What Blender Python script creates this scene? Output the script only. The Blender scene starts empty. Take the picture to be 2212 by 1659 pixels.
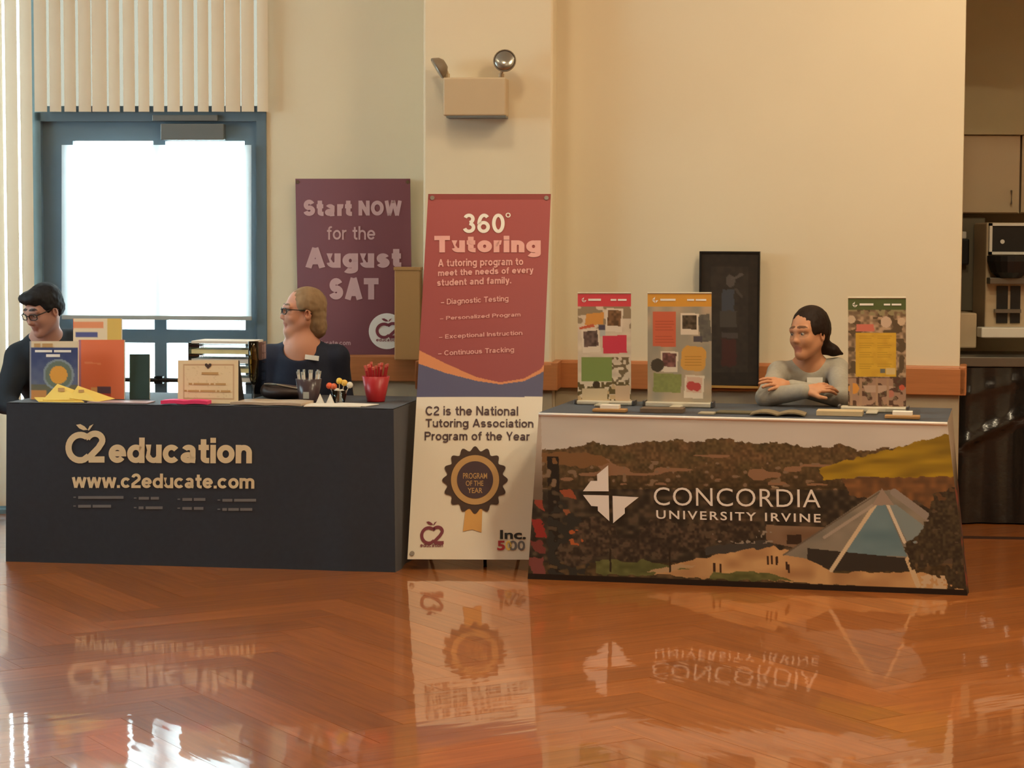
import bpy, bmesh, math, random
import numpy as np
from mathutils import Vector, Matrix, noise as mnoise
random.seed(7); np.random.seed(7)
scene = bpy.context.scene
C = scene.collection
V = Vector
PI = math.pi
# ---------------------------------------------------------------- camera
F_PX, CX, CY, EYE = 4560.0, 1106.0, 829.5, 1.51
PITCH, ROLL = math.atan(310/4560), 0.004
fw = V((0, math.cos(PITCH), -math.sin(PITCH))); up0 = V((0, math.sin(PITCH), math.cos(PITCH))); rt0 = V((1, 0, 0))
rt = rt0*math.cos(ROLL) + up0*math.sin(ROLL); upv = up0*math.cos(ROLL) - rt0*math.sin(ROLL)
EYEP = V((0, 0, EYE))
cam = bpy.data.cameras.new('camera'); camo = bpy.data.objects.new('camera', cam); C.objects.link(camo)
cam.sensor_width = 36; cam.lens = 36*F_PX/2212; cam.clip_end = 200
camo.matrix_world = Matrix(((rt.x, upv.x, -fw.x, 0), (rt.y, upv.y, -fw.y, 0), (rt.z, upv.z, -fw.z, EYE), (0, 0, 0, 1)))
scene.camera = camo
# ---------------------------------------------------------------- light and exposure
scene.view_settings.view_transform = 'Standard'; scene.view_settings.look = 'None'
scene.view_settings.gamma = 1; scene.view_settings.use_curve_mapping = False
scene.view_settings.exposure = 0.10
scene.cycles.use_denoising = True
world = bpy.data.worlds.new('overcast_sky'); scene.world = world; world.use_nodes = True
wb = world.node_tree.nodes['Background']; wb.inputs[0].default_value = (.80, .95, 1.0, 1); wb.inputs[1].default_value = 14.0
WARM = (1.0, .83, .55)
def area(name, loc, size, power, color, rot=(0, 0, 0), sy=None):
    l = bpy.data.lights.new(name, 'AREA'); l.energy = power; l.color = color; l.size = size
    if sy: l.shape = 'RECTANGLE'; l.size_y = sy
    else: l.shape = 'DISK'
    o = bpy.data.objects.new(name, l); C.objects.link(o); o.location = loc; o.rotation_euler = rot
    return o
CEIL = 4.2
# ceiling downlights of the hall: a row near the far wall and rows over the hall
for i, (x, y, p) in enumerate([(-2.6, 9.3, 10), (-.6, 9.0, 20), (1.7, 7.9, 52), (2.5, 9.4, 24),
                               (-2.6, 6.0, 3), (.2, 6.0, 14), (2.6, 6.0, 72), (-2.6, 2.0, 4), (0, 2.0, 14), (2.6, 2.0, 30)]):
    area('ceiling_downlight_light', (x, y, CEIL-.06), .5, p, WARM)
# ---------------------------------------------------------------- helpers
def ray(px, py):
    return (rt*((px-CX)/F_PX) - upv*((py-CY)/F_PX) + fw)
def at(px, py, d):                      # photo pixel + distance along y -> place
    r = ray(px, py); return EYEP + r*(d/r.y)
def hit(px, py, p0, n):                 # photo pixel on a plane
    r = ray(px, py); return EYEP + r*((p0-EYEP).dot(n)/r.dot(n))
def lin(c):
    c = [x/255 for x in c]
    return tuple((x/12.92 if x <= .04045 else ((x+.055)/1.055)**2.4) for x in c)
def mat(name, rgb, rough=.6, var=.06, scale=8, bump=0, spec=.4, metal=0, coat=0, trans=0, stretch=None, sheen=0):
    m = bpy.data.materials.new(name); m.use_nodes = True; nt = m.node_tree; N = nt.nodes; L = nt.links
    b = N['Principled BSDF']; b.inputs['Roughness'].default_value = rough; b.inputs['Specular IOR Level'].default_value = spec
    b.inputs['Metallic'].default_value = metal; b.inputs['Coat Weight'].default_value = coat; b.inputs['Coat Roughness'].default_value = .06
    if sheen: b.inputs['Sheen Weight'].default_value = sheen
    c = lin(rgb)
    tc = N.new('ShaderNodeTexCoord'); mp = N.new('ShaderNodeMapping'); L.new(tc.outputs['Object'], mp.inputs[0])
    if stretch: mp.inputs['Scale'].default_value = stretch
    nz = N.new('ShaderNodeTexNoise'); nz.inputs['Scale'].default_value = scale; nz.inputs['Detail'].default_value = 4
    L.new(mp.outputs[0], nz.inputs['Vector'])
    mx = N.new('ShaderNodeMix'); mx.data_type = 'RGBA'
    mx.inputs[6].default_value = (*[max(0, x*(1-var*1.6)) for x in c], 1); mx.inputs[7].default_value = (*[min(1, x*(1+var*1.6)) for x in c], 1)
    L.new(nz.outputs['Fac'], mx.inputs[0]); L.new(mx.outputs[2], b.inputs['Base Color'])
    if bump:
        bp = N.new('ShaderNodeBump'); bp.inputs['Strength'].default_value = bump; bp.inputs['Distance'].default_value = .01
        L.new(nz.outputs['Fac'], bp.inputs['Height']); L.new(bp.outputs[0], b.inputs['Normal'])
    if trans:
        tr = N.new('ShaderNodeBsdfTranslucent'); L.new(mx.outputs[2], tr.inputs[0]); ms = N.new('ShaderNodeMixShader'); ms.inputs[0].default_value = trans
        L.new(b.outputs[0], ms.inputs[1]); L.new(tr.outputs[0], ms.inputs[2]); L.new(ms.outputs[0], N['Material Output'].inputs[0])
    return m
def printmat(name, rough=.6, spec=.3, sheen=0):        # flat print: colour stored on the sheet
    m = bpy.data.materials.new(name); m.use_nodes = True; nt = m.node_tree; b = nt.nodes['Principled BSDF']
    b.inputs['Roughness'].default_value = rough; b.inputs['Specular IOR Level'].default_value = spec
    a = nt.nodes.new('ShaderNodeAttribute'); a.attribute_name = 'Col'; nt.links.new(a.outputs['Color'], b.inputs['Base Color'])
    return m
def glassmat(name, tint=(1, 1, 1), gloss=.08):
    m = bpy.data.materials.new(name); m.use_nodes = True; nt = m.node_tree; N = nt.nodes; L = nt.links
    t = N.new('ShaderNodeBsdfTransparent'); t.inputs[0].default_value = (*tint, 1)
    g = N.new('ShaderNodeBsdfGlossy'); g.inputs['Roughness'].default_value = .03
    fr = N.new('ShaderNodeFresnel'); fr.inputs[0].default_value = 1.45
    ms = N.new('ShaderNodeMixShader'); L.new(fr.outputs[0], ms.inputs[0]); L.new(t.outputs[0], ms.inputs[1]); L.new(g.outputs[0], ms.inputs[2])
    L.new(ms.outputs[0], N['Material Output'].inputs[0]); return m
def obj(name, me, m=None, parent=None, smooth=False):
    if isinstance(me, bmesh.types.BMesh):
        bm = me; me = bpy.data.meshes.new(name); bmesh.ops.recalc_face_normals(bm, faces=bm.faces); bm.to_mesh(me); bm.free()
    o = bpy.data.objects.new(name, me); C.objects.link(o)
    if m is not None and not me.materials: me.materials.append(m)
    if smooth: me.polygons.foreach_set('use_smooth', [True]*len(me.polygons))
    if parent is not None:
        o.parent = parent
        o.matrix_parent_inverse = Matrix.Translation(parent.location).inverted() if parent.rotation_euler.z == 0 else parent.matrix_basis.inverted()
    return o
def tag(o, label, cat, group=None):
    o['label'] = label; o['category'] = cat
    if group: o['group'] = group
    return o
def struct(o): o['kind'] = 'structure'; return o
def thing(name, label, cat, loc=(0, 0, 0), group=None):
    o = bpy.data.objects.new(name, None); o.empty_display_size = .05; C.objects.link(o); o.location = loc
    return tag(o, label, cat, group)
def bx(bm, c, s, R=None, bev=0):        # box: centre, size, optional 3x3
    T = Matrix.Translation(c) @ (R.to_4x4() if R else Matrix()) @ Matrix.Diagonal((s[0], s[1], s[2], 1))
    r = bmesh.ops.create_cube(bm, size=1, matrix=T)
    if bev:
        es = list({e for v in r['verts'] for e in v.link_edges})
        bmesh.ops.bevel(bm, geom=es, offset=bev, segments=2, affect='EDGES', profile=.5)
    return bm
def box(name, c, s, m, parent=None, R=None, bev=0):
    return obj(name, bx(bmesh.new(), V(c), s, R, bev), m, parent)
def tube(bm, pts, r, n=8, closed=False):
    pts = [V(p) for p in pts]; rs = r if isinstance(r, (list, tuple)) else [r]*len(pts); rings = []
    for i, p in enumerate(pts):
        a = pts[(i-1) % len(pts)] if (closed or i > 0) else p; b = pts[(i+1) % len(pts)] if (closed or i < len(pts)-1) else p
        t = (b-a).normalized(); q = t.to_track_quat('Z', 'Y').to_matrix()
        rings.append([bm.verts.new(p + q @ V((math.cos(2*PI*k/n)*rs[i], math.sin(2*PI*k/n)*rs[i], 0))) for k in range(n)])
    m = len(rings)
    for i in range(m if closed else m-1):
        A, B = rings[i], rings[(i+1) % m]
        for k in range(n): bm.faces.new((A[k], A[(k+1) % n], B[(k+1) % n], B[k]))
    if not closed: bm.faces.new(rings[0][::-1]); bm.faces.new(rings[-1])
    return bm
def lathe(bm, prof, c=(0, 0, 0), n=20, R=None):
    c = V(c); rings = []
    for r, z in prof:
        rings.append([bm.verts.new(c + ((R or Matrix.Identity(3)) @ V((r*math.cos(2*PI*k/n), r*math.sin(2*PI*k/n), z)))) for k in range(n)])
    for A, B in zip(rings, rings[1:]):
        for k in range(n): bm.faces.new((A[k], A[(k+1) % n], B[(k+1) % n], B[k]))
    bm.faces.new(rings[0][::-1]); bm.faces.new(rings[-1]); return bm
def slab4(bm, q, th):                   # four corners, thickness away from the viewer side (along +normal)
    q = [V(p) for p in q]; n = (q[1]-q[0]).cross(q[3]-q[0]).normalized()*th
    a = [bm.verts.new(p) for p in q]; b = [bm.verts.new(p+n) for p in q]
    bm.faces.new(a); bm.faces.new(b[::-1])
    for i in range(4): bm.faces.new((a[i], b[i], b[(i+1) % 4], a[(i+1) % 4]))
    return bm
def rotz(a): return Matrix.Rotation(a, 3, 'Z')
# ---- a sheet known by its four photo corners and its four corners in the room (tl, tr, br, bl)
class Quad:
    def __init__(s, photo, world, warp=None):
        s.p = [np.array(a, float) for a in photo]; s.w = [V(a) for a in world]; s.warp = warp
        s.n = (s.w[1]-s.w[0]).cross(s.w[3]-s.w[0]).normalized()
        if s.n.dot(EYEP-s.w[0]) < 0: s.n = -s.n
    def uv(s, x, y):                    # photo measure -> sheet u,v
        u, v = .5, .5
        for _ in range(8):
            p = s.p[0]*(1-u)*(1-v)+s.p[1]*u*(1-v)+s.p[2]*u*v+s.p[3]*(1-u)*v
            du = (s.p[1]-s.p[0])*(1-v)+(s.p[2]-s.p[3])*v; dv = (s.p[3]-s.p[0])*(1-u)+(s.p[2]-s.p[1])*u
            J = np.array([[du[0], dv[0]], [du[1], dv[1]]]); d = np.linalg.solve(J, np.array([x, y])-p); u += d[0]; v += d[1]
        return u, v
    def at_uv(s, u, v, off=0):
        p = s.w[0]*((1-u)*(1-v))+s.w[1]*(u*(1-v))+s.w[2]*(u*v)+s.w[3]*((1-u)*v)
        if s.warp: off = off+s.warp(u, v)
        return p+s.n*off
    def to3d(s, x, y, off=0):
        u, v = s.uv(x, y); return s.at_uv(u, v, off)
    def grid(s, name, nu, nv, paint, m, parent, thick=.002):
        us = np.linspace(0, 1, nu+1); vs = np.linspace(0, 1, nv+1)
        P = s.p; U, Vv = np.meshgrid(us, vs)
        X = P[0][0]*(1-U)*(1-Vv)+P[1][0]*U*(1-Vv)+P[2][0]*U*Vv+P[3][0]*(1-U)*Vv
        Y = P[0][1]*(1-U)*(1-Vv)+P[1][1]*U*(1-Vv)+P[2][1]*U*Vv+P[3][1]*(1-U)*Vv
        col = paint(X, Y, U, Vv) if paint else None
        vv = [s.at_uv(u, v) for v in vs for u in us]; w = nu+1
        fs = [(j*w+i, j*w+i+1, (j+1)*w+i+1, (j+1)*w+i) for j in range(nv) for i in range(nu)]
        nf = len(vv)
        back = [s.at_uv(u, v, -thick) for (u, v) in ((0, 0), (1, 0), (1, 1), (0, 1))] if thick else []
        vv += back
        if thick: fs.append((nf+3, nf+2, nf+1, nf))
        me = bpy.data.meshes.new(name); me.from_pydata([tuple(p) for p in vv], [], fs)
        if col is not None:
            a = me.color_attributes.new('Col', 'FLOAT_COLOR', 'POINT'); d = np.ones((len(vv), 4), np.float32)
            c = np.clip(col, 0, 255).reshape(-1, 3)/255; c = np.where(c <= .04045, c/12.92, ((c+.055)/1.055)**2.4); d[:nf, :3] = c
            d[nf:, :3] = (.5, .48, .45); a.data.foreach_set('color', d.ravel())
        return obj(name, me, m, parent, True)
# ---- painting helpers (arrays of photo x, y)
def vnoise(X, Y, sx, sy=None, seed=0):
    sy = sy or sx; rs = np.random.RandomState(seed); T = rs.rand(128, 128)
    x, y = X/sx, Y/sy; xi, yi = np.floor(x).astype(int), np.floor(y).astype(int); fx, fy = x-xi, y-yi
    fx, fy = fx*fx*(3-2*fx), fy*fy*(3-2*fy); g = lambda a, b: T[a % 128, b % 128]
    return (g(xi, yi)*(1-fx)+g(xi+1, yi)*fx)*(1-fy)+(g(xi, yi+1)*(1-fx)+g(xi+1, yi+1)*fx)*fy
def inpoly(X, Y, poly):
    r = np.zeros(X.shape, bool); n = len(poly)
    for i in range(n):
        (x0, y0), (x1, y1) = poly[i], poly[(i+1) % n]
        if y0 == y1: continue
        r ^= ((y0 > Y) != (y1 > Y)) & (X < (x1-x0)*(Y-y0)/(y1-y0)+x0)
    return r
def base(X, c): return np.ones(X.shape+(3,))*np.array(c, float)
def put(A, M, c): A[M] = c if not hasattr(c, 'shape') or c.ndim == 1 else c[M]
def mixc(a, b, t): return np.array(a, float)*(1-t[..., None])+np.array(b, float)*t[..., None]
def rect(X, Y, x0, y0, x1, y1, ang=0):
    cx, cy = (x0+x1)/2, (y0+y1)/2; c, s = math.cos(ang), math.sin(ang); dx, dy = X-cx, Y-cy
    return (np.abs(dx*c+dy*s) < (x1-x0)/2) & (np.abs(-dx*s+dy*c) < (y1-y0)/2)
def seg(X, Y, x0, y0, x1, y1, w):
    dx, dy = x1-x0, y1-y0; t = np.clip(((X-x0)*dx+(Y-y0)*dy)/(dx*dx+dy*dy), 0, 1)
    return np.hypot(X-x0-t*dx, Y-y0-t*dy) < w/2
# ---- plain grotesque letters drawn with even strokes (x-height 1, capitals 1.38)
def _arc(cx, cy, rx, ry, a0, a1, n=16): return [(cx+rx*math.cos(math.radians(a0+(a1-a0)*i/n)), cy+ry*math.sin(math.radians(a0+(a1-a0)*i/n))) for i in range(n+1)]
def glyph(ch, w):
    o = w/2; H = 1.38; Wd = .92; cx, rx, ry = Wd/2, Wd/2-o, .5-o; bowl = _arc(cx, .5, rx, ry, 0, 360, 28); R = Wd-o
    cW = 1.16; cr = cW/2-o; ch_ = H/2-o
    if ch == 'o': return [bowl], Wd
    if ch == 'e': return [[(o, .5), (R, .5)]+_arc(cx, .5, rx, ry, 0, 325, 28)], Wd
    if ch == 'c': return [_arc(cx, .5, rx, ry, 40, 320, 24)], Wd-.04
    if ch == 'a': return [_arc(.42, .70, .36-o, .30-o, 165, 0, 10)+[(.78-o, .70), (.78-o, .16), (.86-o*.6, o)], _arc(.38, .30, .38-o, .30-o, 0, 360, 20)], .88
    if ch == 'd': return [bowl, [(R, 0), (R, H)]], Wd
    if ch == 'b': return [bowl, [(o, 0), (o, H)]], Wd
    if ch == 'p': return [bowl, [(o, 1), (o, -.38)]], Wd
    if ch == 'q': return [bowl, [(R, 1), (R, -.38)]], Wd
    if ch == 'g': return [bowl, [(R, 1), (R, -.05)]+_arc(cx, -.08, rx, .32-o, 0, -155, 12)], Wd
    if ch == 'u': return [[(o, 1), (o, .42)]+_arc(.42, .42, .42-o, .42-o, 180, 350, 14), [(.84-o, 1), (.84-o, 0)]], .84
    if ch == 'n': return [[(o, 0), (o, 1)], [(o, .55)]+_arc(.42, .58, .42-o, .42-o, 150, 0, 12)+[(.84-o, 0)]], .84
    if ch == 'h': return [[(o, 0), (o, H)], [(o, .55)]+_arc(.42, .58, .42-o, .42-o, 150, 0, 12)+[(.84-o, 0)]], .84
    if ch == 'm':
        k = .40; return [[(o, 0), (o, 1)], [(o, .6)]+_arc(o+k/2+.06, .64, k/2+.06, .36-o, 160, 0, 10)+[(o+k+.12, 0)], [(o+k+.12, .6)]+_arc(o+1.5*k+.18, .64, k/2+.06, .36-o, 160, 0, 10)+[(o+2*k+.24, 0)]], 2*k+.24+w
    if ch == 'r': return [[(o, 0), (o, 1)], [(o, .5)]+_arc(.42, .58, .42-o, .42-o, 160, 75, 8)], .52
    if ch == 'i': return [[(o, 0), (o, 1)], [(o, H-w*.95), (o, H)]], w
    if ch == 'l': return [[(o, 0), (o, H)]], w
    if ch == 'I': return [[(o, 0), (o, H)]], w
    if ch == 't': return [[(.26, 1.3), (.26, .28)]+_arc(.26+.2, .28, .2, .28-o, 180, 275, 8)+[(.56, o)], [(0, 1-o), (.54, 1-o)]], .56
    if ch == 'f': return [[(.24, 0), (.24, 1.1)]+_arc(.24+.2, 1.1, .2, .28-o, 180, 85, 8)+[(.56, H-o)], [(0, 1-o), (.52, 1-o)]], .54
    if ch == 's': return [_arc(.41, .74-o/2, .37-o, .26-o/2, 20, 250, 14)+_arc(.41, .26+o/2, .39-o, .26-o/2, 75, -160, 14)], .82
    if ch == 'v': return [[(o*.9, 1), (.42, 0)], [(.42, 0), (.84-o*.9, 1)]], .84
    if ch == 'w': return [[(o*.8, 1), (.34, 0)], [(.34, 0), (.64, 1)], [(.64, 1), (.94, 0)], [(.94, 0), (1.28-o*.8, 1)]], 1.28
    if ch == 'y': return [[(o*.9, 1), (.44, .05)], [(.86-o*.9, 1), (.44, -.1), (.32, -.38+o), (.12, -.38+o)]], .86
    if ch == 'x': return [[(o*.9, 1), (.84-o*.9, 0)], [(.84-o*.9, 1), (o*.9, 0)]], .84
    if ch == 'z': return [[(.03, 1-o), (.72-o*.4, 1-o), (.06+o*.4, o), (.78, o)]], .8
    if ch == 'k': return [[(o, 0), (o, H)], [(.76-o*.5, 1), (o, .34)], [(.34, .56), (.82-o*.6, 0)]], .82
    if ch == 'C': return [_arc(cW/2, H/2, cr, ch_, 38, 322, 26)], cW-.04
    if ch == 'O': return [_arc(cW/2+.03, H/2, cr+.03, ch_, 0, 360, 30)], cW+.06
    if ch == 'D': return [[(.5, o), (o, o), (o, H-o), (.5, H-o)]+_arc(.5, H/2, .56-o, ch_, 90, -90, 18)], 1.06
    if ch == 'A': return [[(o*.8, 0), (.56, H)], [(.56, H), (1.12-o*.8, 0)], [(.25, .42), (.87, .42)]], 1.12
    if ch == 'E': return [[(.88, o), (o, o), (o, H-o), (.86, H-o)], [(o, H/2), (.8, H/2)]], .9
    if ch == 'N': return [[(o, 0), (o, H)], [(o, H-o*.4), (1.06-o, o*.4)], [(1.06-o, 0), (1.06-o, H)]], 1.06
    if ch == 'P': return [[(o, 0), (o, H)], [(o, H-o), (.56, H-o)]+_arc(.56, H-.40, .42-o, .40-o, 90, -90, 12)+[(o, H-.80+o)]], .98
    if ch == 'S': return [_arc(.5, H*.74-o/2, .44-o, H*.26-o/2, 20, 250, 14)+_arc(.5, H*.26+o/2, .48-o, H*.26-o/2, 75, -165, 14)], 1.0
    if ch == 'T': return [[(.49, 0), (.49, H)], [(0, H-o), (.98, H-o)]], .98
    if ch == 'W': return [[(o*.8, H), (.42, 0)], [(.42, 0), (.78, H)], [(.78, H), (1.14, 0)], [(1.14, 0), (1.56-o*.8, H)]], 1.56
    if ch == 'Y': return [[(o*.8, H), (.5, .56), (.5, 0)], [(1.0-o*.8, H), (.5, .56)]], 1.0
    if ch == '0': return [_arc(.42, H/2, .42-o, ch_, 0, 360, 28)], .84
    if ch == '2': return [_arc(.42, H-.42, .42-o, .42-o, 170, -35, 14)+[(.14, .22+o), (o, o), (.84, o)]], .84
    if ch == '3': return [_arc(.41, H-.38, .38-o, .38-o, 160, -80, 14), _arc(.41, .40, .42-o, .40-o, 85, -165, 16)], .84
    if ch == '6': return [_arc(.42, .43, .42-o, .43-o, 0, 360, 22), _arc(.46, .62, .46-o, .76-o, 180, 50, 14)], .86
    if ch == '.': return [[(o, 0), (o, w)]], w
    if ch == '–': return [[(0, .5), (.8, .5)]], .8
    return [], .42
def stroketext(s, w=.26, gap=.13):
    vs, fs, x = [], [], 0
    for ch in s:
        paths, adv = glyph(ch, w)
        for p in paths:
            pts = [np.array(a, float) for a in p]; closed = len(pts) > 4 and np.hypot(*(pts[0]-pts[-1])) < 1e-6; n = len(pts); k = len(vs)
            for i, q in enumerate(pts):
                a = pts[i-1] if i else (pts[-2] if closed else q); b = pts[i+1] if i < n-1 else (pts[1] if closed else q); t0 = q-a; t1 = b-q
                t0 = t0/(np.hypot(*t0) or 1); t1 = t1/(np.hypot(*t1) or 1); t = t0+t1; t /= (np.hypot(*t) or 1); nn = np.array([-t[1], t[0]]); c = max(.55, abs(nn@np.array([-t1[1], t1[0]]))) if t1.any() and t0.any() else 1
                vs += [q+nn*w/2/c+np.array([x, 0]), q-nn*w/2/c+np.array([x, 0])]
            fs += [(k+2*i, k+2*i+2, k+2*i+3, k+2*i+1) for i in range(n-1)]
        x += adv+gap
    vs = np.array(vs); mn, mx = vs.min(0), vs.max(0); return (vs-mn)/(mx-mn), fs
# ---- lettering
_tc = {}
def textmesh(s, bold=0, space=1.0):
    if s[0] == '~':                     # print too small to read: one bar per word
        vs, fs, x = [], [], 0
        for wd in s[1:].split():
            k = len(vs); L = len(wd); vs += [(x, 0), (x+L, 0), (x+L, 1), (x, 1)]; fs.append((k, k+1, k+2, k+3)); x += L+.9
        vs = np.array(vs, float); vs[:, 0] /= vs[:, 0].max(); return vs, fs
    if bold > .1: return stroketext(s, bold, .12*space)
    k = (s, bold, space)
    if k not in _tc:
        cu = bpy.data.curves.new('t', 'FONT'); cu.body = s; cu.offset = bold; cu.space_character = space; cu.resolution_u = 4; cu.fill_mode = 'FRONT'
        o = bpy.data.objects.new('t', cu); C.objects.link(o); bpy.context.view_layer.update()
        me = bpy.data.meshes.new_from_object(o.evaluated_get(bpy.context.evaluated_depsgraph_get()))
        vs = np.array([v.co[:2] for v in me.vertices]); fs = [tuple(p.vertices) for p in me.polygons]
        bpy.data.objects.remove(o); bpy.data.curves.remove(cu); bpy.data.meshes.remove(me)
        mn, mx = vs.min(0), vs.max(0); _tc[k] = ((vs-mn)/(mx-mn), fs)
    return _tc[k]
def words(vs, fs, asp, tall):           # split a line of letters at its word spaces
    if not tall: return [fs]
    iv = sorted((min(vs[i][0] for i in f), max(vs[i][0] for i in f), k) for k, f in enumerate(fs)); out, hi = [[]], -1
    for lo, h, k in iv:
        if out[-1] and (lo-hi)*asp > .26: out.append([])
        out[-1].append(fs[k]); hi = max(hi, h)
    return out
def lettering(name, items, q, m, parent, off=.003):     # one object per word or short line; items: (text, x0, ytop, x1, ybottom[, bold, space, slope])
    for it in items:
        s, x0, y0, x1, y1 = it[:5]; b = it[5] if len(it) > 5 else 0; sp = it[6] if len(it) > 6 else 1; sl = it[7] if len(it) > 7 else 0
        vs, fs = textmesh(s, b, sp)
        for part in (words(vs, fs, (x1-x0)/(y1-y0), y1-y0 > 16) if ' ' in s else [fs]):
            ids = sorted({i for f in part for i in f}); mp = {i: k for k, i in enumerate(ids)}; vv = []
            for i in ids:
                x = x0+(x1-x0)*vs[i][0]; vv.append(tuple(q.to3d(x, y1-(y1-y0)*vs[i][1]+sl*(x-x0), off)))
            me = bpy.data.meshes.new(name); me.from_pydata(vv, [], [tuple(mp[i] for i in f) for f in part]); obj(name, me, m, parent)
def flatshape(name, polys, q, m, parent, off=.003):     # polygons in photo measure
    bm = bmesh.new()
    for p in polys: bm.faces.new([bm.verts.new(q.to3d(x, y, off)) for x, y in p])
    bmesh.ops.triangulate(bm, faces=bm.faces); return obj(name, bm, m, parent)
def ribbon(pts, w):                     # 2d stroke -> list of quads
    out = []; pts = [np.array(p, float) for p in pts]; L, R_ = [], []
    for i, p in enumerate(pts):
        t = pts[min(i+1, len(pts)-1)]-pts[max(i-1, 0)]; t /= np.hypot(*t); n = np.array([-t[1], t[0]])*w/2; L.append(p+n); R_.append(p-n)
    return [(L[i], L[i+1], R_[i+1], R_[i]) for i in range(len(pts)-1)]
def c2logo(name, x0, y0, x1, y1, q, m, parent, off=.003, w=.16):   # the apple made of a C and a 2 with a leaf
    S = lambda p: (x0+(x1-x0)*p[0], y0+(y1-y0)*p[1])
    arc = lambda cx, cy, rx, ry, a0, a1, n=18: [(cx+rx*math.cos(math.radians(a0+(a1-a0)*i/n)), cy+ry*math.sin(math.radians(a0+(a1-a0)*i/n))) for i in range(n+1)]
    cpath = [(.60, .38), (.55, .31)]+arc(.36, .61, .30, .33, -60, -290)+[(.58, .83)]
    two = [(.54, .37), (.60, .30)]+arc(.74, .42, .19, .17, -150, 40, 12)+[(.83, .62), (.62, .84), (.60, .92), (.99, .92)]
    k = (x1-x0); polys = [[tuple(a) for a in r] for path in (cpath, two) for r in ribbon([S(p) for p in path], w*k)]
    leaf = [S(p) for p in ((.25, .02), (.36, 0), (.47, .06), (.55, .15), (.44, .16), (.33, .11))]
    stem = [S(p) for p in ((.55, .15), (.60, .05), (.70, 0), (.64, .09), (.58, .17))]
    return flatshape(name, polys+[leaf, stem], q, m, parent, off)
# ---- smooth solids from blended shapes (bodies, hair, clothes)
def cap(a, b, r0, r1=None, k=.012, col=None, sub=False): return dict(t='c', a=V(a), b=V(b), r0=r0, r1=r1 if r1 is not None else r0, k=k, col=col, sub=sub)
def ell(c, r, R=None, k=.012, col=None, sub=False): return dict(t='e', c=V(c), r=r, R=R, k=k, col=col, sub=sub)
def xf(prims, M):
    out = []; R = M.to_3x3()
    for p in prims:
        p = dict(p)
        if p['t'] == 'c': p['a'] = M @ p['a']; p['b'] = M @ p['b']
        else: p['c'] = M @ p['c']; p['R'] = R @ p['R'] if p['R'] else R
        out.append(p)
    return out
def pbox(p):
    if p['t'] == 'c':
        r = max(p['r0'], p['r1']); a, b = np.array(p['a']), np.array(p['b']); return np.minimum(a, b)-r, np.maximum(a, b)+r
    r = max(p['r']); c = np.array(p['c']); return c-r, c+r
def pdist(p, X, Y, Z):
    if p['t'] == 'c':
        a, b = np.array(p['a'], np.float32), np.array(p['b'], np.float32); d = b-a; L = float(d@d) or 1e-9
        t = np.clip(((X-a[0])*d[0]+(Y-a[1])*d[1]+(Z-a[2])*d[2])/L, 0, 1)
        return np.sqrt((X-a[0]-t*d[0])**2+(Y-a[1]-t*d[1])**2+(Z-a[2]-t*d[2])**2)-(p['r0']+(p['r1']-p['r0'])*t)
    c = p['c']; x, y, z = X-c[0], Y-c[1], Z-c[2]
    if p['R']:
        R = np.array(p['R'].transposed(), np.float32); x, y, z = R[0, 0]*x+R[0, 1]*y+R[0, 2]*z, R[1, 0]*x+R[1, 1]*y+R[1, 2]*z, R[2, 0]*x+R[2, 1]*y+R[2, 2]*z
    r = p['r']; k0 = np.sqrt((x/r[0])**2+(y/r[1])**2+(z/r[2])**2); k1 = np.sqrt((x/r[0]**2)**2+(y/r[1]**2)**2+(z/r[2]**2)**2)+1e-6
    return k0*(k0-1)/k1
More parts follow.
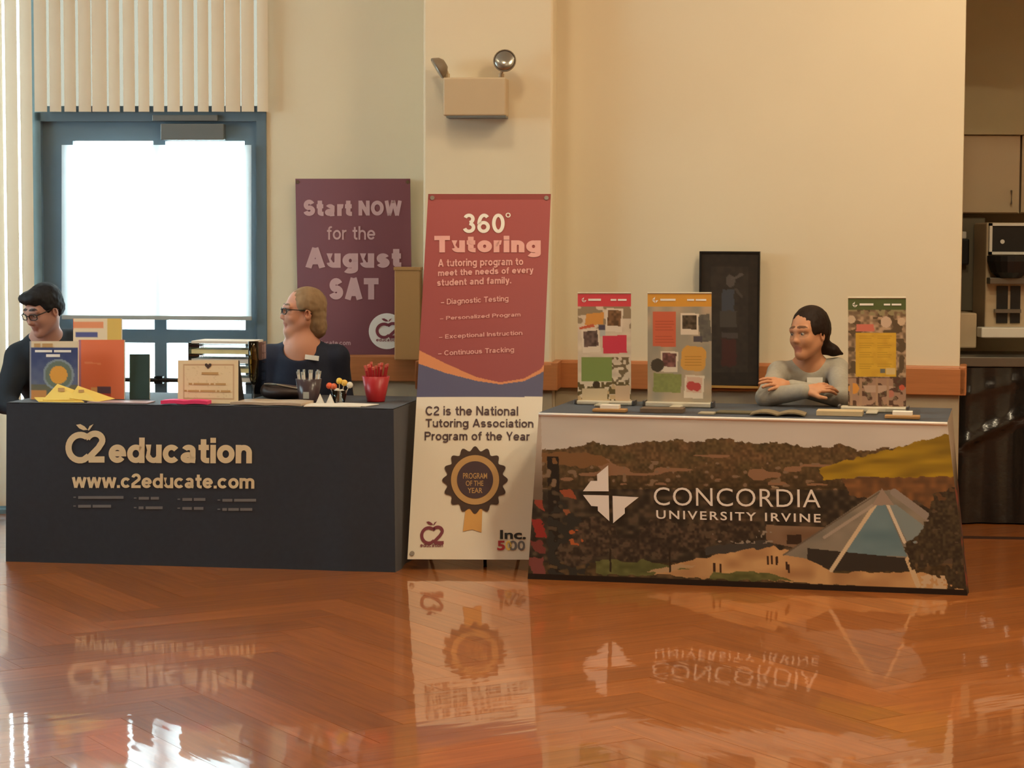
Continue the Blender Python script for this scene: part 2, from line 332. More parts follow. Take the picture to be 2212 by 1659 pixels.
def solid(name, prims, vox, m, parent, color=None, noise=0, nscale=30):
    lo = np.min([pbox(p)[0] for p in prims if not p['sub']], 0)-3*vox; hi = np.max([pbox(p)[1] for p in prims if not p['sub']], 0)+3*vox
    n = np.ceil((hi-lo)/vox).astype(int)+1; Fd = np.full(n, .06, np.float32); ax = [(lo[i]+vox*np.arange(n[i])).astype(np.float32) for i in range(3)]
    for p in prims:
        a, b = pbox(p); mg = .045; i0 = np.clip(((a-mg-lo)/vox).astype(int), 0, n-1); i1 = np.clip(np.ceil((b+mg-lo)/vox).astype(int)+1, 1, n)
        if np.any(i1 <= i0): continue
        sl = tuple(slice(i0[i], i1[i]) for i in range(3)); X, Y, Z = np.meshgrid(*[ax[i][sl[i]] for i in range(3)], indexing='ij')
        d = pdist(p, X, Y, Z); f = Fd[sl]; k = p['k']
        if p['sub']:
            d = -d; h = np.clip(.5-.5*(f-d)/k, 0, 1); Fd[sl] = f*(1-h)+d*h+k*h*(1-h)
        else:
            h = np.clip(.5+.5*(f-d)/k, 0, 1); Fd[sl] = f*(1-h)+d*h-k*h*(1-h)
    S = Fd < 0; cs = np.zeros(n-1, np.int8)
    for dx in (0, 1):
        for dy in (0, 1):
            for dz in (0, 1): cs += S[dx:n[0]-1+dx, dy:n[1]-1+dy, dz:n[2]-1+dz]
    act = np.argwhere((cs > 0) & (cs < 8)); idx = np.full(n-1, -1, np.int64); idx[tuple(act.T)] = np.arange(len(act))
    pos = np.zeros((len(act), 3)); cnt = np.zeros(len(act))
    cr = [(0, 0, 0), (1, 0, 0), (0, 1, 0), (1, 1, 0), (0, 0, 1), (1, 0, 1), (0, 1, 1), (1, 1, 1)]
    for i, a in enumerate(cr):
        for b in cr[i+1:]:
            if sum(abs(x-y) for x, y in zip(a, b)) != 1: continue
            fa = Fd[tuple((act+a).T)]; fb = Fd[tuple((act+b).T)]; mk = (fa < 0) != (fb < 0); t = np.where(mk, fa/(fa-fb+1e-12), 0)
            pos += mk[:, None]*(np.array(a)+t[:, None]*(np.array(b)-np.array(a))); cnt += mk
    pos = (act+pos/cnt[:, None])*vox+lo; faces = []
    for axn in range(3):
        o1, o2 = [(1, 2), (2, 0), (0, 1)][axn]; s0 = [slice(None)]*3; s1 = [slice(None)]*3; s0[axn] = slice(0, -1); s1[axn] = slice(1, None)
        A, B = S[tuple(s0)], S[tuple(s1)]; E = np.argwhere(A != B); E = E[(E[:, o1] > 0) & (E[:, o2] > 0) & (E[:, o1] < n[o1]-1) & (E[:, o2] < n[o2]-1)]
        if not len(E): continue
        fl = A[tuple(E.T)]; e1 = np.zeros(3, int); e1[o1] = 1; e2 = np.zeros(3, int); e2[o2] = 1
        q = np.stack([idx[tuple((E-e1-e2).T)], idx[tuple((E-e2).T)], idx[tuple(E.T)], idx[tuple((E-e1).T)]], 1)
        q[~fl] = q[~fl][:, ::-1]; faces.append(q)
    faces = np.concatenate(faces)
    if noise:
        pos = pos+np.array([[mnoise.noise(V(p)*nscale)*noise, mnoise.noise(V(p)*nscale+V((9, 3, 1)))*noise, 0] for p in pos])
    me = bpy.data.meshes.new(name); me.from_pydata(pos.tolist(), [], faces.tolist())
    if color is not None:
        best = np.full(len(pos), 1e9); cc = np.tile(np.array(lin(color)), (len(pos), 1))
        for p in prims:
            if p['sub']: continue
            d = pdist(p, pos[:, 0], pos[:, 1], pos[:, 2])-(.0015 if p['col'] else 0); mk = d < best; best[mk] = d[mk]; cc[mk] = lin(p['col'] or color)
        a = me.color_attributes.new('Col', 'FLOAT_COLOR', 'POINT'); a.data.foreach_set('color', np.concatenate([cc, np.ones((len(pos), 1))], 1).astype(np.float32).ravel())
    return obj(name, me, m, parent, True)
# ================================================================ the setting
class Plane:
    def __init__(s, p0, ang):
        s.p0 = V((p0[0], p0[1], 0)); s.ang = math.radians(ang); s.u = V((math.cos(s.ang), -math.sin(s.ang), 0)); s.n = V((-math.sin(s.ang), -math.cos(s.ang), 0)); s.R = rotz(-s.ang)
    def hit(s, px, py, off=0): return hit(px, py, s.p0+s.n*off, s.n)
    def a(s, px, off=0, py=600): return (s.hit(px, py, off)-s.p0).dot(s.u)
    def z(s, px, py, off=0): return s.hit(px, py, off).z
    def pt(s, a, z, off=0): return s.p0+s.u*a+s.n*off+V((0, 0, z))
    def bx(s, bm, a0, a1, z0, z1, o0, o1, bev=0):
        return bx(bm, s.pt((a0+a1)/2, (z0+z1)/2, (o0+o1)/2), (abs(a1-a0), abs(o1-o0), abs(z1-z0)), s.R, bev)
    def box(s, name, a0, a1, z0, z1, o0, o1, m, parent=None, bev=0): return obj(name, s.bx(bmesh.new(), a0, a1, z0, z1, o0, o1, bev), m, parent)
    def pbox(s, name, x0, y0, x1, y1, o0, o1, m, parent=None, bev=0):    # measured on the photograph
        xm, ym, o = (x0+x1)/2, (y0+y1)/2, max(o0, o1)
        return s.box(name, s.a(x0, o, ym), s.a(x1, o, ym), s.z(xm, y1, o), s.z(xm, y0, o), o0, o1, m, parent, bev)
DW = Plane((-.765, 11.40), 4.0)         # wall with the glazed door
RW = Plane((.226, 10.95), 12.7)         # long plain wall
PW = Plane((-.457, 10.80), 6.0)         # face of the pier

M = {}
M['wall'] = mat('painted plaster', (226, 212, 184), .75, .015, 3, .03)
M['ceil'] = mat('ceiling paint', (225, 218, 205), .8, .02)
M['rail'] = mat('oak chair rail', (182, 116, 70), .38, .12, 5, 0, .5, stretch=(1, 1, 14))
M['baseb'] = mat('baseboard paint', (120, 95, 75), .6)
M['frame'] = mat('blue grey door steel', (98, 118, 132), .45, .05)
M['closer'] = mat('aluminium closer', (120, 125, 125), .45, .04, metal=.4)
M['glass'] = glassmat('door glass', (.9, .96, .97)); M['tint'] = glassmat('tinted glass', (.23, .215, .19))
M['shade'] = mat('white roller shade cloth', (248, 248, 248), .8, .01, trans=.72)
M['slat'] = mat('cream blind slat', (236, 222, 198), .7, .03, 3, trans=.07)
M['bar'] = mat('grey hem bar', (170, 175, 172), .5)
M['white'] = mat('white plastic', (225, 222, 212), .4, .02)
M['black'] = mat('black plastic', (28, 27, 27), .4, .05)
M['chrome'] = mat('satin metal', (170, 168, 160), .25, .03, metal=.9)
M['concrete'] = mat('pale paving', (215, 215, 210), .9, .06, 2)

# floor: a screed with herringbone planks laid on it over the part of the hall in view
def woodmat(name, obj_random=True):
    m = bpy.data.materials.new(name); m.use_nodes = True; nt = m.node_tree; N = nt.nodes; L = nt.links; b = N['Principled BSDF']
    tc = N.new('ShaderNodeTexCoord'); mp = N.new('ShaderNodeMapping'); mp.inputs['Scale'].default_value = (1.2, 16, 1); L.new(tc.outputs['Object'], mp.inputs[0])
    oi = N.new('ShaderNodeObjectInfo'); ad = N.new('ShaderNodeVectorMath'); ad.operation = 'ADD'; L.new(mp.outputs[0], ad.inputs[0])
    sc = N.new('ShaderNodeVectorMath'); sc.operation = 'SCALE'; cb = N.new('ShaderNodeCombineXYZ'); L.new(oi.outputs['Random'], cb.inputs[0]); L.new(oi.outputs['Random'], cb.inputs[1])
    L.new(cb.outputs[0], sc.inputs[0]); sc.inputs['Scale'].default_value = 57; L.new(sc.outputs[0], ad.inputs[1])
    nz = N.new('ShaderNodeTexNoise'); nz.inputs['Scale'].default_value = 2.2; nz.inputs['Detail'].default_value = 5; nz.inputs['Roughness'].default_value = .6; L.new(ad.outputs[0], nz.inputs['Vector'])
    rp = N.new('ShaderNodeValToRGB'); rp.color_ramp.elements[0].position = .15; rp.color_ramp.elements[1].position = .88
    rp.color_ramp.elements[0].color = (*lin((146, 80, 35)), 1); rp.color_ramp.elements[1].color = (*lin((206, 122, 54)), 1); L.new(nz.outputs['Fac'], rp.inputs[0])
    hs = N.new('ShaderNodeHueSaturation'); L.new(rp.outputs[0], hs.inputs['Color'])
    mr = N.new('ShaderNodeMapRange'); mr.inputs[3].default_value = .82; mr.inputs[4].default_value = 1.12; L.new(oi.outputs['Random'], mr.inputs[0]); L.new(mr.outputs[0], hs.inputs['Value'])
    L.new(hs.outputs[0], b.inputs['Base Color'])
    b.inputs['Roughness'].default_value = .35; b.inputs['Coat Weight'].default_value = 1.0; b.inputs['Coat Roughness'].default_value = .035; b.inputs['Coat IOR'].default_value = 1.5; b.inputs['Specular IOR Level'].default_value = .3
    n2 = N.new('ShaderNodeTexNoise'); n2.inputs['Scale'].default_value = 1.6; n2.inputs['Detail'].default_value = 2; m2 = N.new('ShaderNodeMapping'); m2.inputs['Scale'].default_value = (1, 7, 1)
    L.new(tc.outputs['Object'], m2.inputs[0]); L.new(m2.outputs[0], n2.inputs['Vector'])
    bp = N.new('ShaderNodeBump'); bp.inputs['Strength'].default_value = .18; bp.inputs['Distance'].default_value = .004; L.new(n2.outputs['Fac'], bp.inputs['Height'])
    L.new(bp.outputs[0], b.inputs['Coat Normal'])
    return m
M['plank'] = woodmat('varnished oak plank')
floor = struct(box('floor', (0, 4.2, -.054), (11, 17, .10), M['plank']))
W_, NR = .18, 6
L_ = W_*NR
pb = bmesh.new(); bx(pb, V((0, 0, -.004)), (L_-.0012, W_-.0012, .008)); pm = bpy.data.meshes.new('plank'); pb.to_mesh(pm); pb.free(); pm.materials.append(M['plank'])
ca = math.radians(45-12.7); npl = 0
for k in range(-90, 91):
    for mm in range(-12, 13):
        for vert in (0, 1):
            x, y = k*W_, (k+vert+2*NR*mm)*W_
            lx, ly = (x+W_/2, y+L_/2) if vert else (x+L_/2, y+W_/2)
            wx, wy = lx*math.cos(ca)-ly*math.sin(ca), lx*math.sin(ca)+ly*math.cos(ca)+8
            if 5.3 < wy < 11.25 and abs(wx) < .2425*wy+.75 and not (wx < 1.9 and wy > 10.9):
                o = bpy.data.objects.new('plank', pm); C.objects.link(o); o.parent = floor; o.location = (wx, wy, 0)
                o.matrix_parent_inverse = Matrix()
                o.rotation_euler = (random.gauss(0, .0006), random.gauss(0, .0003), ca+(PI/2 if vert else 0)); npl += 1
print('planks', npl)

def S(o): return struct(o)
S(box('ceiling', (0, 4.2, CEIL+.05), (11, 17, .1), M['ceil']))
WY0, WY1, WZ0, WZ1 = 8.3, 10.5, 1.6, 2.9
bm = bmesh.new(); bx(bm, V((-5.1, (WY0-4.3)/2, CEIL/2)), (.2, WY0+4.3, CEIL)); bx(bm, V((-5.1, (WY1+12.7)/2, CEIL/2)), (.2, 12.7-WY1, CEIL)); bx(bm, V((-5.1, (WY0+WY1)/2, WZ0/2)), (.2, WY1-WY0, WZ0)); bx(bm, V((-5.1, (WY0+WY1)/2, (WZ1+CEIL)/2)), (.2, WY1-WY0, CEIL-WZ1))
S(obj('wall_west', bm, M['wall'])); bm = bmesh.new()
for y in (WY0, WY0+1.1, WY1): bx(bm, V((-5.1, y, (WZ0+WZ1)/2)), (.08, .06, WZ1-WZ0))
for z in (WZ0, WZ1): bx(bm, V((-5.1, (WY0+WY1)/2, z)), (.08, WY1-WY0, .06))
w2 = S(obj('window_added', bm, M['frame']))  # unseen window added in the side wall to bring daylight onto the door wall
for k in range(2): box('pane', (-5.1, WY0+.55+1.1*k, (WZ0+WZ1)/2), (.006, 1.04, WZ1-WZ0-.06), M['glass'], w2)
S(box('wall_east', (5.1, 4.2, CEIL/2), (.2, 17, CEIL), M['wall']))
S(box('wall_south', (0, -4.1, CEIL/2), (10.4, .2, CEIL), M['wall']))
# glazed wall with the door
aL, aD0, aD1 = DW.a(-140), DW.a(80), DW.a(577); zD = DW.z(330, 243); ZG = 3.45
bm = bmesh.new(); DW.bx(bm, aD1, .62, 0, CEIL, -.2, 0); DW.bx(bm, aL, aD1, ZG, CEIL, -.2, 0); DW.bx(bm, -5.2, aL, 0, CEIL, -.2, 0)
S(obj('wall_left', bm, M['wall']))
# pier
pa1 = PW.a(1192)
bm = bmesh.new(); PW.bx(bm, 0, pa1, 0, CEIL, -.82, 0, .012); S(obj('wall_pier', bm, M['wall']))
aR1 = RW.a(2076, 0, 600)
bm = bmesh.new(); RW.bx(bm, -.15, aR1, 0, CEIL, -.2, 0); RW.bx(bm, aR1, 5.2, 2.80, CEIL, -.2, 0); S(obj('wall_right', bm, M['wall']))
ZR0, ZR1 = .75, .895
M['dado'] = mat('taupe dado paint with shade', (176, 160, 134), .7, .02, 3)  # taupe tone also holds some of the shade from rail and tables
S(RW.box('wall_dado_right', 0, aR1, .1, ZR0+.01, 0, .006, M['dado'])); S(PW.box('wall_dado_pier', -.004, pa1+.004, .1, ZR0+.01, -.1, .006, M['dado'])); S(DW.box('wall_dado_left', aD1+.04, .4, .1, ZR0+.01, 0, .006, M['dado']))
def rail(name, pl, a0, a1, wrap=None, th=.035):
    bm = bmesh.new(); pl.bx(bm, a0, a1, ZR0, ZR1-.012, 0, th, .004); pl.bx(bm, a0, a1, ZR1-.03, ZR1, 0, th*.75, .010)
    if wrap: wrap(bm)
    return S(obj(name, bm, M['rail']))
rail('trim_1', DW, aD1+.04, .40)
def prw(bm):
    PW.bx(bm, pa1, pa1+.035, ZR0, ZR1, -.3, .035, .006); PW.bx(bm, -.035, 0, ZR0, ZR1, -.6, .035, .006)
rail('trim_2', PW, -.035, pa1+.035, prw)
rail('trim_3', RW, .03, aR1+.035, lambda bm: RW.bx(bm, aR1, aR1+.035, ZR0, ZR1, -.2, .035, .006))
S(RW.box('baseboard_right', 0, aR1, 0, .1, 0, .012, M['baseb'])); S(PW.box('baseboard_pier', 0, pa1, 0, .1, 0, .012, M['baseb'])); S(DW.box('baseboard_left', aD1, .5, 0, .1, 0, .012, M['baseb']))
# glazing frame, transom and side light
bm = bmesh.new()
for a0, a1, z0, z1 in ((aL, aL+.05, 0, ZG), (aD1-.05, aD1, zD, ZG), (aL, aD1, ZG-.05, ZG), (aD0-.04, aD0, 0, ZG), (aD0, aD1, zD, zD+.04), (aL, aD0, 0, .1)):
    DW.bx(bm, a0, a1, z0, z1, -.16, -.08)
w1 = S(obj('window_1', bm, M['frame']))
DW.box('pane', aD0, aD1-.05, zD+.04, ZG-.05, -.13, -.122, M['tint'], w1); DW.box('pane', aL+.05, aD0-.04, .1, ZG-.05, -.13, -.122, M['glass'], w1)
S(box('exterior_ground', (-2, 21.6, -.1), (40, 19.5, .1), M['concrete']))
# door: frame, two narrow leaves with upper and lower lights
bm = bmesh.new(); aF = DW.a(93)
DW.bx(bm, aD0, aF, 0, zD, -.10, .015); DW.bx(bm, DW.a(556), aD1, 0, zD, -.10, .015); DW.bx(bm, aD0, aD1, DW.z(330, 262), zD, -.10, .015); DW.bx(bm, aL, aD1, -.03, .02, -.16, -.01)
d1 = S(obj('door_1', bm, M['frame'])); zt, zm1, zm0, zb = DW.z(330, 304), DW.z(330, 712), DW.z(330, 741), DW.z(330, 900)
for x0, x1, s in ((93, 343, 0), (343, 556, 1)):
    g0, g1 = (158, 331) if s == 0 else (357, 528); bm = bmesh.new(); A = [DW.a(q) for q in (x0, g0, g1, x1)]
    DW.bx(bm, A[0], A[1], .01, DW.z(330, 262), -.07, -.02); DW.bx(bm, A[2], A[3], .01, DW.z(330, 262), -.07, -.02)
    DW.bx(bm, A[1], A[2], zt, DW.z(330, 262), -.07, -.02); DW.bx(bm, A[1], A[2], zm0, zm1, -.07, -.02); DW.bx(bm, A[1], A[2], .01, .35, -.07, -.02)
    lf = obj('door_leaf', bm, M['frame'], d1)
    DW.box('pane', A[1], A[2], zm1, zt, -.05, -.044, M['glass'], lf); DW.box('pane', A[1], A[2], .35, zm0, -.05, -.044, M['glass'], lf)
    bb = bmesh.new(); tube(bb, [DW.pt(A[1]-.03, DW.z(330, 820), .03), DW.pt(A[2]+.03, DW.z(330, 820), .03)], .012); 
    for q in (A[1]-.03, A[2]+.03): DW.bx(bb, q-.02, q+.02, DW.z(330, 828), DW.z(330, 812), -.02, .04)
    obj('push_bar', bb, M['black'], lf)
    if s == 0:
        bb = bmesh.new(); lathe(bb, [(.0, 0), (.05, 0), (.05, .004), (0, .004)], DW.hit(248, 632, -.043), 24, DW.R @ Matrix.Rotation(PI/2, 3, 'X')); obj('round_sticker', bb, M['black'], lf)
bm = bmesh.new(); DW.bx(bm, DW.a(352), DW.a(488), DW.z(420, 303), DW.z(420, 268), -.02, .035, .004); DW.bx(bm, DW.a(335), DW.a(475), DW.z(420, 262), DW.z(420, 249), .015, .04, .003)
obj('door_closer', bm, M['closer'], d1)
# roller shade over both leaves
o = thing('roller_shade', 'white translucent roller shade glowing with daylight over the glazed door', 'roller shade', DW.pt(-1.95, 0, .05))
q = Quad([(133, 313), (543, 313), (543, 690), (133, 690)], [DW.hit(133, 313, .045), DW.hit(543, 313, .045), DW.hit(543, 690, .045), DW.hit(133, 681, .045)], lambda u, v: .004*math.sin(u*9)*v)
q.grid('shade_cloth', 24, 16, None, M['shade'], o, 0)
DW.pbox('bottom_bar', 133, 682, 543, 691, .04, .054, M['bar'], o, .002)
# vertical blind
vb = thing('vertical_blind', 'cream vertical blind slats hanging above and left of the door', 'blind', DW.pt(-2.2, zD, .06))
aS, pit = DW.a(13.5, .06), (DW.a(553, .06)-DW.a(13.5, .06))/17.0
def slat(a, z0, z1, w=.066, ang=.10):
    bm = bmesh.new(); c = DW.pt(a, 0, .06); R = rotz(-DW.ang+ang); n = 5; vs = []
    for z in (z0, z1):
        for i in range(n+1): t = i/n-.5; vs.append(bm.verts.new(c+R @ V((t*w, -.004*(1-4*t*t), 0))+V((0, 0, z))))
    for i in range(n): bm.faces.new((vs[i], vs[i+1], vs[n+2+i], vs[n+1+i]))
    return obj('slat', bm, M['slat'], vb, True)
for i in range(-3, 18):
    a = aS+(i+.5)*pit; low = i < 2
    slat(a, .05 if low else DW.z(330, 243, .06)+.004, ZG, (.066 if low else random.choice((.058, .062, .067, .078))), random.uniform(.05, .16))
DW.box('head_rail', aL, aD1, ZG-.01, ZG+.04, .03, .09, M['white'], vb)
# ceiling downlight fittings
M['lens'] = bpy.data.materials.new('lamp lens'); M['lens'].use_nodes = True
e = M['lens'].node_tree.nodes['Principled BSDF']; e.inputs['Emission Color'].default_value = (1, .75, .45, 1); e.inputs['Emission Strength'].default_value = 6
for lo in [o for o in C.objects if o.type == 'LIGHT']:
    x, y = lo.location.x, lo.location.y; t = thing('ceiling_downlight', 'round ceiling downlight with warm lens, out of the picture above', 'ceiling light', (x, y, CEIL), 'ceiling downlights')
    bm = bmesh.new(); lathe(bm, [(.30, 0), (.33, 0), (.33, -.05), (.30, -.05)], (x, y, CEIL), 24); obj('trim_ring', bm, M['white'], t)
    bm = bmesh.new(); lathe(bm, [(.0, -.02), (.30, -.02), (.30, -.03), (0, -.03)], (x, y, CEIL), 24); obj('lens', bm, M['lens'], t)
# ---- kitchen beyond the opening
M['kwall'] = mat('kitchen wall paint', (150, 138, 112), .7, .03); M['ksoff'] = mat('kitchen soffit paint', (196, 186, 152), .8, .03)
M['cab'] = mat('cream cabinet laminate', (190, 170, 140), .5, .03); M['steel'] = mat('stainless steel', (120, 116, 108), .35, .05, metal=.7, stretch=(1, 1, 20))
M['kpanel'] = mat('grey green panel', (110, 102, 82), .6, .04); M['plasticbag'] = mat('black plastic sheet', (30, 28, 28), .22, .1, 6, .6, .6)
S(box('wall_kitchen_back', (3.6, 12.45, 1.6), (3.2, .2, 3.3), M['kwall'])); S(box('wall_kitchen_side', (2.02, 11.6, 1.6), (.12, 1.9, 3.3), M['kwall']))
S(box('ceiling_kitchen', (3.5, 11.6, 3.15), (3.2, 1.9, .1), M['ksoff'])); S(box('wall_kitchen_soffit', (3.5, 12.1, 2.65), (3.0, .55, 1.08), M['ksoff']))
S(box('floor_kitchen', (3.5, 11.5, -.03), (3.2, 2.2, .04), mat('brown kitchen floor', (95, 58, 38), .35, .1, 6)))
S(box('trim_4', (3.3, 10.62, .004), (2.2, .03, .012), mat('brown threshold', (60, 38, 26), .5), R=rotz(-.1)))
KP = Plane((2.4, 11.85), 0); KC = Plane((2.4, 11.30), 0)
for i, (x0, x1) in enumerate(((2060, 2203), (2206, 2360))):
    t = thing('wall_cabinet', ['cream kitchen wall cabinet above the coffee machine, nearest the hall wall', 'cream kitchen wall cabinet cut off by the right picture edge'][i], 'cabinet', KP.pt(KP.a((x0+x1)/2), KP.z(2140, 460), -.15), 'kitchen wall cabinets')
    KP.pbox('carcass', x0, 291, x1, 461, -.32, -.02, M['cab'], t); dd = KP.pbox('cabinet_door', x0+1, 293, x1-1, 459, -.02, 0, M['cab'], t, .002)
    bm = bmesh.new(); hx = x1-18 if i == 0 else x0+14; tube(bm, [KP.hit(hx, 412, .0), KP.hit(hx, 412, .03), KP.hit(hx, 440, .03), KP.hit(hx, 440, 0)], .005); obj('handle', bm, M['steel'], dd)
# counter
t = thing('kitchen_counter', 'grey kitchen counter with black plastic sheet draped down its front', 'counter', KC.pt(.8, 0, -.3))
KC.pbox('worktop', 2050, 772, 2420, 793, -.62, .02, M['steel'], t, .004); KC.pbox('counter_body', 2050, 793, 2420, 1128, -.60, -.04, M['kpanel'], t)
bm = bmesh.new(); na, nz_ = 60, 40; a0, a1 = KC.a(2052), KC.a(2420); z1 = KC.z(2140, 796); vs = []
for j in range(nz_+1):
    for i in range(na+1):
        a = a0+(a1-a0)*i/na; tz = j/nz_; f = .012*math.sin(a*17+2.2*tz)+.008*math.sin(a*39)+(.03*math.exp(-((tz-.30+.55*(a-.35))/.035)**2))+.012*math.exp(-((tz-.12+.3*(a-.2))/.03)**2)
        vs.append(bm.verts.new(KC.pt(a, z1*(1-tz)+.005, f+.02)))
for j in range(nz_):
    for i in range(na): w = na+1; bm.faces.new((vs[j*w+i], vs[j*w+i+1], vs[(j+1)*w+i+1], vs[(j+1)*w+i]))
obj('plastic_drape', bm, M['plasticbag'], t, True)
# coffee machine
KM = Plane((2.4, 11.55), 0)
t = thing('coffee_machine', 'white and black countertop coffee machine on the kitchen counter', 'coffee machine', KM.pt(.5, .87, -.2))
KM.pbox('housing', 2129, 481, 2300, 732, -.35, -.03, M['cab'], t, .01)
bm = bmesh.new()
for x0, y0, x1, y1 in ((2136, 482, 2290, 488), (2136, 544, 2290, 550), (2136, 482, 2142, 550), (2284, 482, 2290, 550)): KM.bx(bm, KM.a(x0), KM.a(x1), KM.z(2200, y1), KM.z(2200, y0), -.03, .0)
obj('panel_frame', bm, M['white'], t)
KM.pbox('glass_panel', 2142, 488, 2284, 544, -.03, -.012, M['black'], t); 
bm = bmesh.new(); lathe(bm, [(0, 0), (.012, 0), (.012, .006), (0, .006)], KM.hit(2165, 522, -.008), 14, Matrix.Rotation(PI/2, 3, 'X')); obj('indicator', bm, M['white'], t)
bm = bmesh.new(); lathe(bm, [(.06, 0), (.10, .03), (.12, .09), (.12, .12), (0, .12)], KM.pt(KM.a(2178), KM.z(2178, 600), .02), 20); obj('carafe', bm, M['black'], t)
KM.pbox('ledge', 2138, 600, 2290, 614, -.03, .05, M['steel'], t, .004)
for x0, x1 in ((2153, 2177), (2183, 2204), (2230, 2270)): KM.pbox('dispenser_window', x0, 618, x1, 698, -.03, -.02, M['black'], t)
KM.pbox('drip_tray', 2120, 708, 2300, 730, -.03, .09, M['white'], t, .006)
KM.pbox('handle', 2150, 668, 2206, 676, -.02, .02, M['steel'], t)
t = tag(KM.pbox('appliance_side', 2062, 470, 2127, 672, -.80, -.36, M['kpanel'], None, .006), 'grey green panel of an appliance hanging beside the coffee machine', 'appliance')
tag(KM.pbox('storage_bin', 2062, 676, 2110, 752, -.30, -.02, M['cab'], None, .008), 'small cream bin on the kitchen counter beneath the grey panel', 'bin')
t = thing('soap_dispenser', 'black soap dispenser with white top on the grey kitchen panel', 'soap dispenser', KM.hit(2086, 572, -.33))
KM.pbox('dispenser_body', 2076, 516, 2094, 572, -.362, -.29, M['black'], t, .008); KM.pbox('dispenser_cap', 2072, 500, 2088, 516, -.362, -.30, M['white'], t, .006)
# ================================================================ things
M['cloth'] = mat('black polyester cloth', (52, 57, 67), .75, .08, 40, .05, .25, sheen=.15)
M['print_cloth'] = printmat('printed polyester', .7, .25); M['print'] = printmat('printed vinyl', .45, .35); M['gprint'] = printmat('glossy printed paper', .3, .5)
M['cream'] = mat('cream print ink', (232, 216, 178), .7, .01); M['pwhite'] = mat('white print ink', (236, 232, 226), .6, .01); M['grey_ink'] = mat('grey print ink', (120, 120, 122), .7, .01)
M['pink_ink'] = mat('pale pink print ink', (204, 168, 172), .6, .03); M['pink2'] = mat('rose print ink', (226, 170, 165), .6, .02)
M['dark_ink'] = mat('dark purple ink', (84, 66, 70), .6, .01); M['brown_ink'] = mat('dark brown ink', (70, 50, 40), .6, .02); M['plum_ink'] = mat('plum ink', (128, 62, 74), .6, .01)
M['gold'] = mat('gold print ink', (190, 150, 96), .5, .05); M['gold2'] = mat('tan ribbon ink', (216, 164, 92), .6, .05); M['inner'] = mat('dark violet ink', (72, 52, 58), .6, .02)
M['tabletop'] = mat('folding table plastic', (190, 188, 180), .5); M['metal'] = mat('grey steel tube', (110, 110, 112), .35, .03, metal=.8)
M['acrylic'] = glassmat('clear acrylic', (.93, .95, .95)); M['paper'] = mat('white paper', (236, 230, 220), .7, .02); M['redp'] = mat('red plastic', (176, 40, 48), .35, .05)
M['yellowp'] = mat('yellow paper', (246, 212, 110), .7, .03); M['pinkp'] = mat('hot pink paper', (244, 70, 130), .7, .03); M['tan'] = mat('tan wood box', (178, 134, 84), .6, .06, 4, 0, stretch=(1, 1, .2))
M['silver'] = mat('silver banner base', (215, 208, 190), .35, .03, metal=.3)
ZT = .742
class Table:
    def __init__(s, fl, fr, depth):
        s.o = V((*fl, ZT)); s.u = (V((*fr, ZT))-s.o); s.L = s.u.length; s.u.normalize(); s.v = V((-s.u.y, s.u.x, 0)); s.D = depth; s.ang = math.atan2(s.u.y, s.u.x)
        s.R = rotz(s.ang)
    def pt(s, a, v, z=0): return s.o+s.u*a+s.v*v+V((0, 0, z))
    def px(s, px, v, z=0, py=870):      # where a photo column meets the table at depth v
        n = s.v; return hit(px, py, s.o+s.v*v, n)*V((1, 1, 0)).normalized().length if False else (lambda p: V((p.x, p.y, ZT+z)))(hit(px, py, s.o+s.v*v, n))
TL = Table((-2.363, 9.85), (-.537, 9.57), .76); TR = Table((.121, 9.39), (1.859, 8.98), .76)
def folding_table(T, label, ins=.02):
    t = thing('folding_table', label, 'table', T.pt(T.L/2, T.D/2, -ZT), 'folding tables under the cloths')
    box('tabletop', T.pt(T.L/2, T.D/2, -.027), (T.L-2*ins, T.D-2*ins, .04), M['tabletop'], t, T.R, .005)
    for a in (.2, T.L-.2):
        for v in (.1, T.D-.1): bm = bmesh.new(); tube(bm, [T.pt(a, v, -.047), T.pt(a, v, -ZT)], .014); obj('leg', bm, M['metal'], t)
folding_table(TL, 'folding table hidden under the black cloth by the glazed door'); folding_table(TR, 'folding table hidden under the printed cloth by the kitchen opening')
# ---- black cloth with the C2 print
def drape(T, q, t, fpaint, spaint, fmat, smat, tmat, fl, fr, flare=.0, nu=60, nv=30):
    q.grid('front_panel', nu, nv, fpaint, fmat, t, 0)
    # corners: q.w = tl, tr, br, bl
    tl, tr, br, bl = q.w; bkl, bkr = T.pt(0, T.D), T.pt(T.L, T.D); gl, gr = V((bkl.x, bkl.y, -.001))-T.u*fl, V((bkr.x, bkr.y, -.001))+T.u*fr
    for (a, b, c, d, nm) in ((bkl, tl, bl, gl, 'side_panel'), (tr, bkr, gr, br, 'side_panel')):
        s = Quad([(0, 0), (100, 0), (100, 100), (0, 100)], [a, b, c, d], lambda u, v: .008*math.sin(u*14)*v*min(1, 8*u, 8*(1-u))); s.grid(nm, 30, 30, spaint, smat, t, 0)
    s = Quad([(0, 0), (100, 0), (100, 100), (0, 100)], [bkl+V((0, 0, .003)), bkr+V((0, 0, .003)), tr+V((0, 0, .003)), tl+V((0, 0, .003))]); s.grid('top_panel', 24, 8, None, tmat, t, 0)
t = thing('tablecloth', 'black cloth with cream tutoring company lettering over the left table', 'tablecloth', TL.pt(TL.L/2, TL.D/2, -ZT), 'booth tablecloths')
f0 = TL.pt(0, -.006); f1 = TL.pt(TL.L, -.006); g1 = f1-TL.v*.03+TL.u*.015; g0 = f0-TL.v*.03-TL.u*.0
